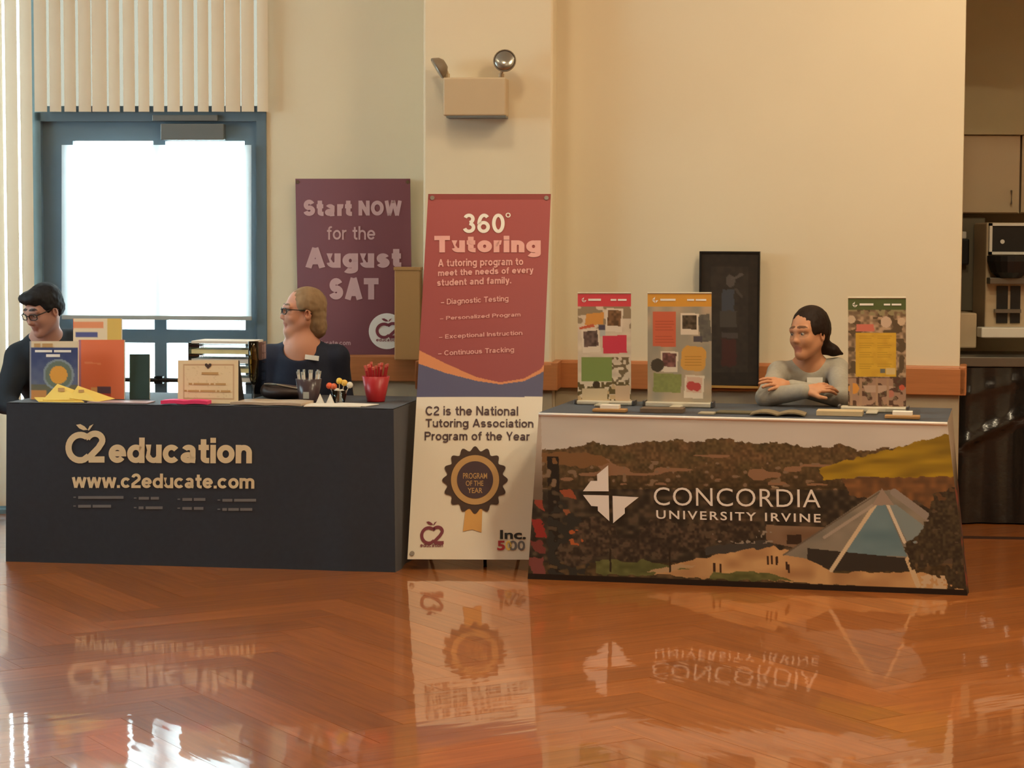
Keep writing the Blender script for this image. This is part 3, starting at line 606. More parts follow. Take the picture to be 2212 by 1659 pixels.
qL = Quad([(12, 869), (850, 885), (856, 1240), (14, 1214)], [f0, f1, V((g1.x, g1.y, -.001)), V((g0.x, g0.y, -.001))], lambda u, v: v*(.004*math.sin(u*23)+.0025*math.sin(u*51+1)) if .66 < u or u < .12 else v*.0015*math.sin(u*23))
drape(TL, qL, t, None, None, M['cloth'], M['cloth'], M['cloth'], .03, .015)
Z5 = lambda x, y: (x/2.458, 850+y/2.458)
def z5(s, x0, y0, x1, y1, *r): a, b = Z5(x0, y0), Z5(x1, y1); return (s, a[0], a[1], b[0], b[1], *r)
c2logo('apple_logo', *Z5(358, 160), *Z5(568, 366), qL, M['cream'], t)
lettering('lettering', [z5('education', 588, 232, 1352, 368, .29, .45, .006), z5('www.c2educate.com', 390, 422, 1366, 502, .27, .6, .008)], qL, M['cream'], t)
small = []
for x, y, s, w in ((425, 540, '~SAT/ACT/PSAT', 245), (752, 545, '~ISEE, SSAT', 108), (985, 552, '~Study Skills', 122), (1198, 557, '~Essay Preparation', 178),
                   (425, 587, '~College Admissions', 178), (752, 596, '~AP Courses', 128), (985, 600, '~Test Prep', 112), (1198, 606, '~All Subject Tutoring', 158)):
    small.append(z5(s, x, y+5, x+w, y+20, .01)); small.append(z5('~x', x-26, y+8, x-12, y+14, .01))
lettering('small_lettering', small, qL, M['grey_ink'], t)
# ---- printed cloth of the university booth
t = thing('tablecloth', 'fitted cloth printed with a university campus view and white logo', 'tablecloth', TR.pt(TR.L/2, TR.D/2, -ZT), 'booth tablecloths')
f0 = TR.pt(0, -.006); f1 = TR.pt(TR.L, -.006); b0 = at(1134, 1250, 9.36); b1 = at(2090, 1283, 8.96)
qR = Quad([(1165, 893), (2050, 910), (2091, 1283), (1131, 1250)], [f0, f1, V((b1.x, b1.y, -.001)), V((b0.x+.012, b0.y, -.001))], lambda u, v: v*.0018*math.sin(u*19))
ZX = lambda X: (X-1100)*2.1476; ZY = lambda Y: (Y-860)*2.1476
def campus(X, Y, U, Vv):
    x, y = ZX(X), ZY(Y); n1 = vnoise(x, y, 26, 20, 1); n2 = vnoise(x, y, 70, 45, 2); n3 = vnoise(x, y, 11, 11, 3); xn = x+14*(n3-.5); yn = y+16*(n1-.5)
    A = base(x, (204, 200, 192)); A = A+(vnoise(x, y, 200, 60, 9)-.5)[..., None]*10
    hx = [0, 140, 250, 400, 520, 640, 780, 860, 1050, 1100, 1200, 1300, 1430, 1560, 1640, 1720, 1800, 2150]; hy = [260, 252, 238, 215, 225, 205, 200, 205, 197, 205, 213, 210, 232, 222, 245, 240, 232, 210]
    ridge = np.interp(x, hx, hy)-10*vnoise(x, y*0, 16, 16, 5)-8*(vnoise(x, y*0, 50, 50, 6) > .62)
    tree = mixc((58, 48, 32), (112, 90, 62), np.clip((n1-.35)*1.6, 0, 1)); far = mixc((108, 84, 58), (86, 74, 48), n2); far = far*(.8+.45*n3[..., None])
    h = y > ridge; put(A, h, far); g = np.clip((y-300)/110, 0, 1)*np.clip(1.5*n1+.25, 0, 1); A[h] = (A*(1-g[..., None])+tree*g[..., None])[h]
    put(A, (vnoise(x, y, 90, 22, 11) > .74) & (y > 260) & (y < 400) & (x > 200), (146, 112, 84)); put(A, (n1 > .78) & (y > 290) & (y < 420), (134, 112, 88))
    put(A, inpoly(xn, yn, [(100, 262), (220, 246), (440, 262), (480, 300), (350, 320), (120, 300)]), (130, 96, 62))
    dk = (y > 420) & (y < 760); A[dk] = (A*.0+mixc((48, 42, 34), (92, 78, 62), np.clip(n1*n1*1.3, 0, 1)))[dk]
    yh = inpoly(x+10*(n3-.5), yn, [(1455, 322), (1550, 292), (1750, 244), (1950, 184), (2110, 150), (2110, 350), (1900, 365), (1700, 362), (1480, 372)])
    put(A, yh, mixc((176, 146, 40), (132, 108, 36), np.clip(vnoise(x+y*1.5, y, 120, 22, 12)*1.4-.2, 0, 1)))
    put(A, inpoly(xn, yn, [(1560, 368), (2110, 352), (2110, 470), (1980, 520), (1900, 470), (1600, 450)]), mixc((140, 98, 60), (94, 70, 48), n1))
    for a, b, c, d, co in ((228, 418, 312, 470, (158, 84, 56)), (100, 455, 160, 520, (150, 70, 54)), (240, 515, 290, 550, (150, 92, 60)), (90, 560, 165, 650, (150, 52, 44)), (238, 610, 345, 690, (180, 96, 52)), (80, 655, 160, 720, (120, 62, 56)), (70, 730, 160, 830, (128, 72, 66))):
        put(A, inpoly(xn, yn, [(a, b), (c-20, b+5), (c, d), (a+25, d-8)]), co)
    put(A, (rect(x, y, 175, 270, 232, 860)) & (n1 < .72), (44, 38, 32)); put(A, inpoly(xn, yn, [(230, 470), (330, 540), (400, 700), (330, 840), (170, 840), (170, 560)]) & (n1 < .6), (54, 52, 46))
    put(A, inpoly(x, y, [(1210, 583), (1490, 592), (1400, 700), (1210, 662)]), mixc((140, 116, 92), (118, 92, 70), n2)); put(A, rect(x, y, 1306, 628, 1374, 672), (62, 46, 34))
    put(A, inpoly(xn, yn, [(930, 690), (1210, 650), (1260, 700), (1150, 720), (920, 720)]), (70, 66, 62)); put(A, (n3 > .72) & rect(x, y, 960, 610, 1240, 670), (150, 140, 124))
    pl = inpoly(x, yn, [(640, 812), (780, 762), (1000, 720), (1240, 682), (1400, 735), (1520, 800), (1920, 800), (2130, 870), (2130, 900), (1300, 846), (860, 828)]); put(A, pl, mixc((206, 166, 116), (170, 128, 86), np.clip(n2*1.3-.3, 0, 1)))
    lawn = mixc((84, 88, 50), (116, 116, 70), n1)
    put(A, inpoly(x, yn, [(400, 752), (600, 742), (850, 788), (700, 806), (640, 826), (400, 812)]), lawn); put(A, inpoly(x, yn, [(960, 806), (1200, 802), (1340, 842), (1100, 842), (940, 832)]), lawn)
    put(A, inpoly(xn, yn, [(640, 800), (780, 765), (880, 770), (720, 812)]), (186, 156, 118))
    for cx, cy, rx, ry in ((400, 640, 110, 90), (720, 650, 120, 95), (560, 700, 90, 60), (880, 640, 100, 60), (300, 720, 90, 60), (1050, 600, 130, 60)): put(A, (((xn-cx)/rx)**2+((yn-cy)/ry)**2 < 1) & (n1 < .80), mixc((50, 42, 34), (98, 80, 64), np.clip(n1*n3*2, 0, 1)))
    for tx in (470, 755): put(A, seg(x, y, tx, 700, tx, 800, 9), (52, 42, 32))
    # pyramid building
    put(A, inpoly(x, y, [(1735, 420), (1800, 420), (1985, 555), (1930, 640), (1860, 745), (1480, 752), (1290, 722)]), mixc((150, 142, 128), (120, 118, 108), n2))
    put(A, inpoly(x, y, [(1718, 488), (1760, 488), (1858, 728), (1575, 716)]), mixc((120, 148, 158), (98, 128, 140), n2)); put(A, inpoly(x, y, [(1770, 488), (1810, 488), (1935, 585), (1880, 700)]), (132, 148, 150))
    put(A, inpoly(x, y, [(1400, 690), (1860, 735), (1862, 795), (1520, 795), (1400, 742)]), (58, 52, 46))
    put(A, seg(x, y, 1720, 478, 1510, 792, 18), (214, 196, 164)); put(A, seg(x, y, 1768, 482, 1845, 660, 14), (214, 204, 184)); put(A, seg(x, y, 1735, 430, 1290, 722, 7), (108, 98, 84)); put(A, seg(x, y, 1800, 430, 1962, 552, 34), (150, 142, 134)); put(A, seg(x, y, 1735, 470, 1480, 640, 14), (170, 158, 144)); put(A, inpoly(x, y, [(1745, 412), (1700, 490), (1800, 490)]), (158, 142, 128))
    put(A, seg(x, y, 1860, 740, 1905, 860, 24), (210, 188, 150))
    put(A, inpoly(xn, yn, [(1980, 440), (2080, 400), (2120, 700), (2130, 900), (2040, 880), (2030, 760), (1880, 790), (1840, 680), (1930, 600)]) & (n1 < .84), mixc((52, 44, 34), (86, 74, 54), n3))
    put(A, inpoly(xn, yn, [(1915, 815), (2030, 815), (2035, 880), (1915, 865)]) & (n3 > .35), (206, 184, 150))
    for a, b in ((965, 780), (995, 785), (1217, 748), (1235, 745), (1258, 748), (1303, 772), (1313, 785)): put(A, rect(x, y, a-5, b-20, a+5, b+20), (66, 44, 32))
    put(A, seg(x, y, 1240, 405, 1270, 412, 8), (170, 150, 122)); put(A, Vv > .965, (38, 26, 18)); put(A, (x < 150) & (y < 470), mixc((190, 178, 164), (120, 104, 88), np.clip((y-200)/220, 0, 1)))
    return A
def cside(X, Y, U, Vv):
    n = vnoise(X, Y, 9, 7, 4); A = mixc((176, 164, 148), (70, 60, 48), np.clip((Vv-.18)*4, 0, 1)); put(A, (n > .6) & (Vv > .35), np.array((138, 70, 56))); put(A, (vnoise(X, Y, 14, 10, 8) > .62) & (Vv > .5), np.array((118, 74, 70))); put(A, Vv > .97, np.array((38, 26, 18))); return A
drape(TR, qR, t, campus, cside, M['print_cloth'], M['print_cloth'], M['cloth'], .045, .07, nu=660, nv=270)
bm = bmesh.new(); tube(bm, [qR.at_uv(i/20, .006, 0) for i in range(21)], .007); obj('front_edge_highlight', bm, M['pwhite'], t, True)  # white tube stands in for the highlight along the rolled top edge
Zc = lambda x, y: (1100+x/2.1476, 860+y/2.1476)
cu = [[(470, 310), (470, 430), (346, 430), (385, 382), (416, 382), (416, 352)], [(346, 447), (470, 449), (470, 568), (416, 520), (416, 500), (385, 498)], [(488, 451), (613, 457), (545, 508), (545, 532), (488, 577)]]
flatshape('diamond_logo', [[Zc(*p) for p in c] for c in cu], qR, M['pwhite'], t)
def zc(s, x0, y0, x1, y1, *r): a, b = Zc(x0, y0), Zc(x1, y1); return (s, a[0], a[1], b[0], b[1], *r)
lettering('lettering', [zc('CONCORDIA', 685, 410, 1464, 494, -.004, 1.05, .011), zc('UNIVERSITY IRVINE', 695, 516, 1464, 556, .014, 1.25, .020)], qR, M['pwhite'], t)
# ---- tall tutoring banner on its stand
BT, BB = 10.2, 9.6
wq = [at(925, 419, BT), at(1190, 419, BT), at(1158, 1209, BB), at(880, 1208, BB)]
qB = Quad([(925, 419), (1190, 419), (1158, 1209), (880, 1208)], wq, lambda u, v: .006*math.sin(u*3.1)*math.sin(v*3.1))
t = thing('banner_stand', 'tall tutoring banner, red above and white below with an award seal', 'banner', V((-.15, 9.75, 0)))
def banner(X, Y, U, Vv):
    x, y = (X-860)*1.9525, (Y-400)*1.9525; n = vnoise(X, Y, 3, 3, 3)
    A = base(X, (232, 224, 208)); put(A, y < 912-0.0*x, np.array((92, 92, 122)))
    xs = [60, 95, 200, 330, 430, 530, 600, 625, 660]; put(A, (y < np.interp(x, xs, [760, 775, 812, 846, 860, 846, 812, 795, 770])), np.array((212, 140, 96)))
    red = mixc((164, 80, 80), (152, 76, 78), np.clip((y-60)/700, 0, 1)); rm = y < np.interp(x, xs, [705, 718, 772, 830, 852, 835, 795, 762, 720]); A[rm] = red[rm]
    put(A, rm & (y < 62), np.array((140, 62, 60))); return A
qB.grid('banner_sheet', 150, 520, banner, M['print'], t)
lettering('number_lettering', [('360', 1000, 464, 1090, 508, .24), ('o', 1092, 462, 1103, 473, .01)], qB, M['pwhite'], t)
lettering('chunky_lettering', [('Tutoring', 938, 514, 1168, 562, .36, .9)], qB, M['pink2'], t)
lettering('text_lettering', [('A tutoring program to', 946, 566, 1130, 588, .26, 1, -.02), ('meet the needs of every', 946, 590, 1152, 608, .26, 1, -.035), ('student and family.', 944, 611, 1104, 630, .26, 1, -.035),
    ('– Diagnostic Testing', 952, 655, 1098, 671, .22, 1, -.055), ('– Personalized Program', 950, 693, 1124, 704, .22, 1, -.05), ('– Exceptional Instruction', 948, 733, 1128, 745, .22, 1, -.05), ('– Continuous Tracking', 946, 768, 1110, 782, .22, 1, -.05)], qB, M['pink2'], t)
lettering('award_lettering', [('C2 is the National', 919, 887, 1119, 907, .22, 1, .004), ('Tutoring Association', 919, 914, 1152, 937, .22, 1, .004), ('Program of the Year', 917, 941, 1144, 965, .22, 1, .003)], qB, M['dark_ink'], t)
sc_ = [(1026+(66+5*math.cos(i*PI/4))*math.cos(2*PI*i/128), 1044+(66+5*math.cos(i*PI/4))*math.sin(2*PI*i/128)) for i in range(128)]
ring = lambda r: [(1026+r*math.cos(2*PI*i/48), 1044+r*math.sin(2*PI*i/48)) for i in range(48)]
flatshape('seal_ribbon', [[(1006, 1100), (1042, 1100), (1040, 1153), (1020, 1147), (1000, 1151)]], qB, M['gold2'], t, .003); flatshape('seal', [sc_], qB, M['brown_ink'], t, .0045); flatshape('seal_ring', [ring(52)], qB, M['gold'], t, .006); flatshape('seal_centre', [ring(39)], qB, M['inner'], t, .0075)
lettering('seal_lettering', [('PROGRAM', 1000, 1030, 1052, 1042, .01), ('OF THE', 1006, 1046, 1044, 1057, .01), ('YEAR', 1010, 1061, 1042, 1072, .01)], qB, M['gold'], t, .009)
c2logo('apple_logo', 908, 1130, 959, 1178, qB, M['plum_ink'], t, w=.13); lettering('logo_lettering', [('education', 908, 1175, 957, 1183, .24)], qB, M['plum_ink'], t)
lettering('list_lettering', [('Inc.', 1080, 1148, 1136, 1167, .03)], qB, M['black'], t); lettering('digit', [('5', 1074, 1170, 1091, 1190, .03)], qB, M['redp'], t); lettering('digit', [('0', 1092, 1170, 1105, 1190, .02)], qB, M['yellowp'], t); lettering('digit', [('0', 1099, 1170, 1117, 1190, .02), ('0', 1118, 1170, 1134, 1190, .02)], qB, M['grey_ink'], t)
bm = bmesh.new(); hub = at(1040, 830, 10.02)+V((0, .10, 0)); foot = V((hub.x, 10.05, .0))
tube(bm, [hub, qB.at_uv(.03, .01, -.02)], .006); tube(bm, [hub, qB.at_uv(.97, .01, -.02)], .006); tube(bm, [hub, qB.at_uv(.03, .985, -.02)], .006); tube(bm, [hub, qB.at_uv(.97, .985, -.02)], .006)
tube(bm, [hub, V((hub.x-.28, 10.42, 0))], .008); tube(bm, [hub, V((hub.x+.20, 10.45, 0))], .008); fp = at(1048, 1232, 9.68); tube(bm, [hub, V((fp.x, 9.70, 0))], .008); obj('stand_frame', bm, M['black'], t)
for u, v in ((.035, .012), (.965, .012), (.035, .985)):
    bm = bmesh.new(); lathe(bm, [(.006, 0), (.011, 0), (.011, .004), (.006, .004)], qB.at_uv(u, v, .001), 12, qB.n.to_track_quat('Z', 'Y').to_matrix()); obj('grommet', bm, M['chrome'], t)
# ---- poster on the wall
qP = Quad([(638, 386), (886, 386), (891, 766), (645, 766)], [DW.hit(638, 386, .05), DW.hit(886, 386, .05), DW.hit(891, 766, .022), DW.hit(645, 766, .022)], lambda u, v: .004*math.sin(u*4))
t = thing('poster', 'plum poster with pink lettering standing on the rail behind the woman', 'poster', DW.hit(765, 766, .03))
qP.grid('poster_sheet', 40, 60, lambda X, Y, U, Vv: mixc((136, 96, 108), (128, 78, 86), np.clip(U+.3*Vv, 0, 1)), M['print'], t)
lettering('chunky_lettering', [('Start', 656, 431, 761, 467, .36, .9), ('NOW', 775, 432, 868, 466, .35, .9), ('August', 660, 533, 867, 590, .37, .9), ('SAT', 712, 598, 818, 648, .40, 1)], qP, M['pink_ink'], t)
lettering('text_lettering', [('for the', 707, 488, 811, 517, .2), ('c2educate.com', 668, 735, 758, 745, .24)], qP, M['pink_ink'], t)
flatshape('logo_disc', [[(836+39*math.cos(2*PI*i/40), 715+39*math.sin(2*PI*i/40)) for i in range(40)]], qP, M['pwhite'], t); c2logo('apple_logo', 812, 687, 862, 731, qP, M['plum_ink'], t, .005, .13); lettering('logo_lettering', [('education', 813, 730, 860, 737, .24)], qP, M['plum_ink'], t, .005)
for x in (643, 881): bm = bmesh.new(); lathe(bm, [(.005, 0), (.010, 0), (.010, .004), (.005, .004)], qP.to3d(x, 393, .001), 12, qP.n.to_track_quat('Z', 'Y').to_matrix()); obj('grommet', bm, M['chrome'], t)
# ---- tan wall box
t = thing('wall_box', 'narrow tan wooden box on the rail between plum poster and tall banner', 'box', DW.hit(878, 778, .08))
DW.pbox('box_body', 852, 580, 908, 778, .07, .17, M['tan'], t, .006); DW.pbox('box_lid', 850, 577, 909, 584, .065, .175, M['tan'], t, .002)
# ---- emergency light on the pier
t = thing('emergency_light', 'beige twin head emergency light high on the pier', 'emergency light', PW.hit(1025, 253))
M['lampgrey'] = mat('grey lamp enamel', (128, 114, 96), .45, .03); M['beige'] = mat('beige enamel', (196, 174, 142), .5, .02)
PW.pbox('battery_box', 957, 167, 1093, 250, 0, .13, M['beige'], t, .008); PW.pbox('base_lip', 964, 248, 1092, 254, 0, .125, M['closer'], t)
def lamp(px, py, d, R, br):
    c = PW.hit(px, py, d); bm = bmesh.new(); lathe(bm, [(.022, -.05), (.042, -.035), (.056, -.008), (.058, 0), (.053, .004), (.053, 0), (.03, -.012), (.0, -.02)], c, 24, R); h = obj('lamp_head', bm, M['lampgrey'], t, True)
    bm = bmesh.new(); lathe(bm, [(0, 0), (.051, 0), (.048, .004), (0, .006)], c, 24, R); obj('lens', bm, M['chrome'], h, True)
    bm = bmesh.new(); tube(bm, [PW.hit(br, 168, .06), PW.hit(br, 158, .06), c-(R @ V((0, 0, .04)))], .008); lathe(bm, [(.014, 0), (.014, .02)], PW.hit(br, 168, .06), 10); obj('bracket', bm, M['beige'], h)
lamp(1090, 131, .12, PW.R @ Matrix.Rotation(math.radians(80), 3, 'X'), 1083); lamp(944, 148, .10, PW.R @ Matrix.Rotation(math.radians(-122), 3, 'Y') @ Matrix.Rotation(math.radians(10), 3, 'X'), 966)
# ---- framed dark picture on the long wall
t = thing('framed_picture', 'tall narrow dark framed picture of a standing figure on the wall', 'picture', RW.hit(1576, 838, .05))
pp = [(1512, 546), (1640, 546), (1637, 832), (1514, 832)]; qF = Quad(pp, [RW.hit(*a, .062) for a in pp])
def figure(X, Y, U, Vv):
    n = vnoise(X, Y, 8, 8, 2); A = mixc((44, 40, 36), (54, 46, 40), n); put(A, rect(X, Y, 1536, 575, 1616, 805), mixc((52, 46, 42), (62, 54, 48), n))
    xn, yn = X+4*(n-.5), Y+4*(n-.5); put(A, rect(xn, yn, 1560, 624, 1586, 672), np.array((72, 74, 80))); put(A, rect(xn, yn, 1556, 672, 1592, 706), np.array((76, 70, 64))); put(A, (((xn-1577)/10)**2+((yn-606)/13)**2) < 1, np.array((88, 80, 74))); put(A, seg(xn, yn, 1580, 600, 1604, 593, 5), np.array((92, 84, 78))); put(A, rect(xn, yn, 1558, 732, 1590, 792), np.array((74, 46, 42))); put(A, seg(xn, yn, 1590, 625, 1602, 640, 6), np.array((78, 70, 64))); put(A, rect(xn, yn, 1560, 718, 1594, 730), np.array((78, 70, 66))); return A
qF.grid('canvas', 64, 140, figure, M['print'], t, .004)
RW.pbox('backing', 1512, 546, 1639, 833, .036, .056, M['black'], t); M['giltf'] = mat('gilt frame edge', (176, 134, 72), .4, .05); bm = bmesh.new()
def rb(x0, y0, x1, y1): RW.bx(bm, RW.a(x0, .06, 690), RW.a(x1, .06, 690), RW.z(1576, y1, .06), RW.z(1576, y0, .06), .036, .068)
rb(1510, 833, 1640, 838); obj('frame_bottom', bm, M['giltf'], t); bm = bmesh.new(); rb(1510, 543, 1640, 547); rb(1510, 547, 1514, 833); rb(1637, 547, 1640, 833); obj('frame_sides', bm, M['black'], t)
# ---- three small retractable banners on the university table
def mini(label, px4, v, paint, basex, basey, header):
    t = thing('tabletop_banner', label, 'banner', TR.px((px4[0]+px4[2])/2, v), 'tabletop banners on the university booth'); x0, y0, x1, y1 = px4
    n = TR.v; H = lambda x, y: hit(x, y, TR.o+TR.v*v, n); q = Quad([(x0, y0), (x1, y0), (x1, y1), (x0, y1)], [H(x0, y0), H(x1, y0), H(x1, y1), H(x0, y1)])
    q.grid('banner_sheet', 80, 150, paint, M['print'], t); pz = lambda x: H(x, y1)
    w = (H(basex[1], y1)-H(basex[0], y1)).length; c = (H(basex[0], y1)+H(basex[1], y1))/2; zb = ZT+.004; hb = max(.02, c.z-zb)
    b = box('base', V((c.x, c.y, zb+hb/2))+n*.01, (w, .07, hb), M['silver'], t, TR.R, .006)
    for s in (-1, 1): box('end_cap', V((c.x, c.y, zb+.003+hb/2))+n*.01+TR.u*s*(w/2+.006), (.012, .074, hb+.004), M['metal'], b, TR.R, .004)
    box('foot', V((c.x, c.y, zb+.006))-n*.06, (.05, .16, .01), M['silver'], t, TR.R, .003)
    bm = bmesh.new(); tl_, tr_ = H(x0, y0-2), H(x1, y0-2); tube(bm, [tl_, tr_], .004); obj('top_rail', bm, M['silver'], t); bm = bmesh.new(); m_ = (H((x0+x1)/2, y0)+n*.015); tube(bm, [m_, V((m_.x, m_.y, zb+hb))], .004); obj('pole', bm, M['metal'], t)
    yb = y0+(y1-y0)*.055; w_ = x1-x0; lettering('lettering', [('~aaaaaaa', x0+w_*.2, yb-2.5, x0+w_*.44, yb+2, .01), ('~aaaa aaaaaa', x0+w_*.62, yb-2, x0+w_*.92, yb+2, .01)], q, M['pwhite'], t, .002)
    k = w_*.05; xm = x0+w_*.12; flatshape('logo', [[(xm, yb-k), (xm-.8, yb-.8), (xm-k, yb-.8)], [(xm-k, yb+.8), (xm-.8, yb+.8), (xm-.8, yb+k)], [(xm+.8, yb+.8), (xm+k, yb+.8), (xm+.8, yb+k)]], q, M['pwhite'], t, .002)
Z7 = lambda X, Y: ((X-1180)*4.148, (Y-520)*4.148)
def polaroid(A, x, y, a, b, c, d, ang, pic, n):
    put(A, rect(x, y, a, b, c, d, ang), np.array((222, 208, 188))); w, h = c-a, d-b; put(A, rect(x, y, a+w*.1, b+h*.08, c-w*.1, d-h*.25, ang), mixc(pic, [q*.55 for q in pic], n))
def m1(X, Y, U, Vv):
    x, y = Z7(X, Y); n = vnoise(x, y, 22, 22, 3); n2 = vnoise(x, y, 60, 40, 4); A = mixc((224, 208, 184), (200, 184, 162), n2); put(A, (y > 590) & (y < 790) & (n2 > .55), np.array((150, 132, 106)))
    put(A, y < 592, np.array((214, 76, 84))); put(A, inpoly(x, y, [(360, 655), (520, 640), (510, 750), (345, 755)]), np.array((214, 150, 76))); put(A, inpoly(x, y, [(295, 775), (420, 745), (440, 770), (300, 795)]), np.array((196, 96, 66)))
    polaroid(A, x, y, 535, 605, 685, 815, .06, (150, 112, 78), n); put(A, rect(x, y, 470, 755, 530, 800, .1), np.array((84, 78, 92))); put(A, rect(x, y, 480, 800, 530, 860), np.array((180, 184, 176))); polaroid(A, x, y, 320, 790, 480, 1000, -.08, (126, 104, 96), n)
    put(A, rect(x, y, 508, 848, 722, 1008, -.02), np.array((206, 66, 84))); put(A, rect(x, y, 315, 1040, 588, 1262), np.array((130, 148, 84))); lo = (y > 1040) & (x > 590) & (x < 745) & (n > .52) & (y < 1290); put(A, lo, np.array((120, 104, 78)))
    put(A, (y > 1265) & (n > .42), np.array((104, 90, 58))); put(A, (y > 1265) & (n2 > .6), np.array((196, 168, 128))); put(A, rect(x, y, 320, 1325, 545, 1435, 0), np.array((206, 186, 152))); put(A, rect(x, y, 620, 1300, 750, 1430), np.array((204, 176, 146))); put(A, ((x-450)**2+(y-1290)**2) < 34**2, np.array((70, 56, 40))); put(A, (y > 1440), np.array((84, 64, 60))); return A
def m2(X, Y, U, Vv):
    x, y = Z7(X, Y); n = vnoise(x, y, 20, 20, 5); n2 = vnoise(x, y, 90, 120, 6); A = mixc((192, 168, 140), (150, 146, 132), n2); put(A, y < 588, np.array((218, 158, 66)))
    put(A, rect(x, y, 955, 635, 1162, 948, .02), np.array((204, 104, 76))); put(A, rect(x, y, 1370, 660, 1475, 905, -.12), mixc((112, 108, 98), (90, 88, 84), n)); put(A, rect(x, y, 1320, 855, 1400, 908), np.array((84, 80, 86))); polaroid(A, x, y, 1205, 650, 1365, 840, .02, (108, 94, 76), n)
    polaroid(A, x, y, 1022, 990, 1180, 1175, .05, (160, 110, 102), n); put(A, ((x-997)**2+(y-1115)**2) < 60**2, np.array((76, 68, 56))); put(A, rect(x, y, 1210, 945, 1430, 1165, .1) & (np.hypot(x-1320, y-1055) < 130), np.array((212, 158, 78))); put(A, rect(x, y, 960, 1190, 1210, 1358, .04), mixc((148, 152, 92), (132, 138, 84), n)); polaroid(A, x, y, 1240, 1205, 1412, 1412, .06, (214, 180, 158), n*0)
    put(A, (np.hypot(x-1300, y-1300) < 42) | (np.hypot(x-1350, y-1310) < 38), np.array((190, 78, 74)))
    for j in range(9): put(A, rect(x, y, 975, 690+j*27, 1130+(j % 3)*8, 696+j*27), np.array((176, 84, 62)))
    for j in range(4): put(A, rect(x, y, 1240, 1035+j*26, 1390, 1042+j*26), np.array((178, 128, 60)))
    return A
Z8 = lambda X, Y: ((X-1600)*5.185, (Y-600)*5.185)
def m3(X, Y, U, Vv):
    x, y = Z8(X, Y); n = vnoise(x, y, 34, 30, 7); n2 = vnoise(x, y, 60, 50, 8); A = mixc((120, 100, 78), (190, 160, 130), np.clip(n*1.5-.3, 0, 1)); put(A, n2 < .35, np.array((98, 82, 62))); put(A, y < 362, np.array((88, 100, 60))); put(A, (y > 362) & (y < 420) & (n > .5), np.array((150, 140, 104)))
    put(A, ((x-1240)**2+(y-465)**2) < 46**2, np.array((206, 184, 156))); put(A, ((x-1630)**2+(y-495)**2) < 62**2, np.array((206, 180, 156))); put(A, ((x-1800)**2+(y-490)**2) < 44**2, np.array((204, 178, 148))); put(A, inpoly(x, y, [(1300, 520), (1490, 520), (1500, 600), (1290, 600)]), np.array((208, 118, 100)))
    put(A, (y > 1115) & (n > .4), np.array((94, 66, 54))); put(A, (y > 1120) & (n2 > .55), np.array((170, 134, 112))); put(A, ((x-1265)**2+(y-1240)**2) < 60**2, np.array((222, 152, 70))); put(A, ((x-1805)**2+(y-1230)**2) < 32**2, np.array((206, 96, 72))); put(A, ((x-1680)**2+(y-1300)**2) < 40**2, np.array((190, 120, 100))); put(A, inpoly(x, y, [(1370, 1200), (1560, 1200), (1740, 1220), (1560, 1290), (1400, 1280)]), np.array((190, 158, 136)))
    for sx in (1240, 1345, 1525, 1650): put(A, rect(x, y, sx-14, 1120, sx+14, 1430), np.array((176, 140, 112)))
    put(A, rect(x, y, 1288, 612, 1742, 1110), mixc((220, 176, 62), (206, 160, 56), n2))
    for j in range(16):
        put(A, rect(x, y, 1330, 650+j*26, 1490-(j % 3)*20, 656+j*26), np.array((186, 146, 50))); put(A, rect(x, y, 1535, 650+j*26, 1690-(j % 4)*16, 656+j*26) & (y < 1000), np.array((186, 146, 50)))
    put(A, rect(x, y, 1565, 1015, 1620, 1070), np.array((112, 112, 104))); put(A, rect(x, y, 1630, 1010, 1730, 1085), np.array((218, 190, 130))); return A
mini('small tabletop banner with a red header and snapshot collage', (1248, 635, 1363, 866), .50, m1, (1247, 1367), 870, 0)
mini('small tabletop banner with an orange header on grey background', (1399, 635, 1537, 868), .46, m2, (1395, 1537), 872, 0)
mini('small tabletop banner with a green header and yellow text panel', (1832, 645, 1957, 878), .42, m3, (1816, 1958), 880, 0)
# ---- flat things on tables
def leaf(name, label, cat, T, px, v, w, d, h, m, ang=0, group=None, bend=0, parts=None):
    c = T.px(px, v); t = thing(name, label, cat, c, group) if parts else None; R = T.R @ rotz(ang); bm = bmesh.new()
    if bend:
        n = 10; vs = []
        for s in (0, 1):
            for j in (0, 1):
                for i in range(n+1): x = (i/n-.5); vs.append(bm.verts.new(c+R @ V((x*w, (j-.5)*d, .006+s*h+bend*(abs(math.sin(x*2*PI)))))))
        k = n+1
        for i in range(n):
            for a, b in ((0, k), (3*k, 2*k), (2*k, 0), (k, 3*k)): bm.faces.new((vs[a+i], vs[a+i+1], vs[b+i+1], vs[b+i]))
        for i in (0, n): bm.faces.new((vs[i], vs[k+i], vs[3*k+i], vs[2*k+i]))
    else: bx(bm, c+V((0, 0, .005+h/2)), (w, d, h), R)
    if not parts: return tag(obj(name, bm, m), label, cat, group)
    obj(parts, bm, m, t); return t
def ppr(n, rgb, var=.15, sc=30): return mat(n, rgb, .5, var, sc)
def card_holder(px, v, label):
    c = TR.px(px, v); t = thing('card_holder', label, 'card holder', c, 'card holders'); box('tray', c+V((0, 0, .012)), (.15, .07, .014), M['tan'], t, TR.R, .003); b = box('card_stack', c+V((0, 0, .028))+TR.v*.004, (.085, .05, .018), M['paper'], t, TR.R, .002)
    box('back_rest', c+V((0, 0, .026))+TR.v*.033, (.15, .005, .034), M['acrylic'], t, TR.R)
card_holder(1318, .10, 'holder with white cards in front of the red-headed small banner'); card_holder(1950, .10, 'holder with white cards at the right end of the printed cloth')
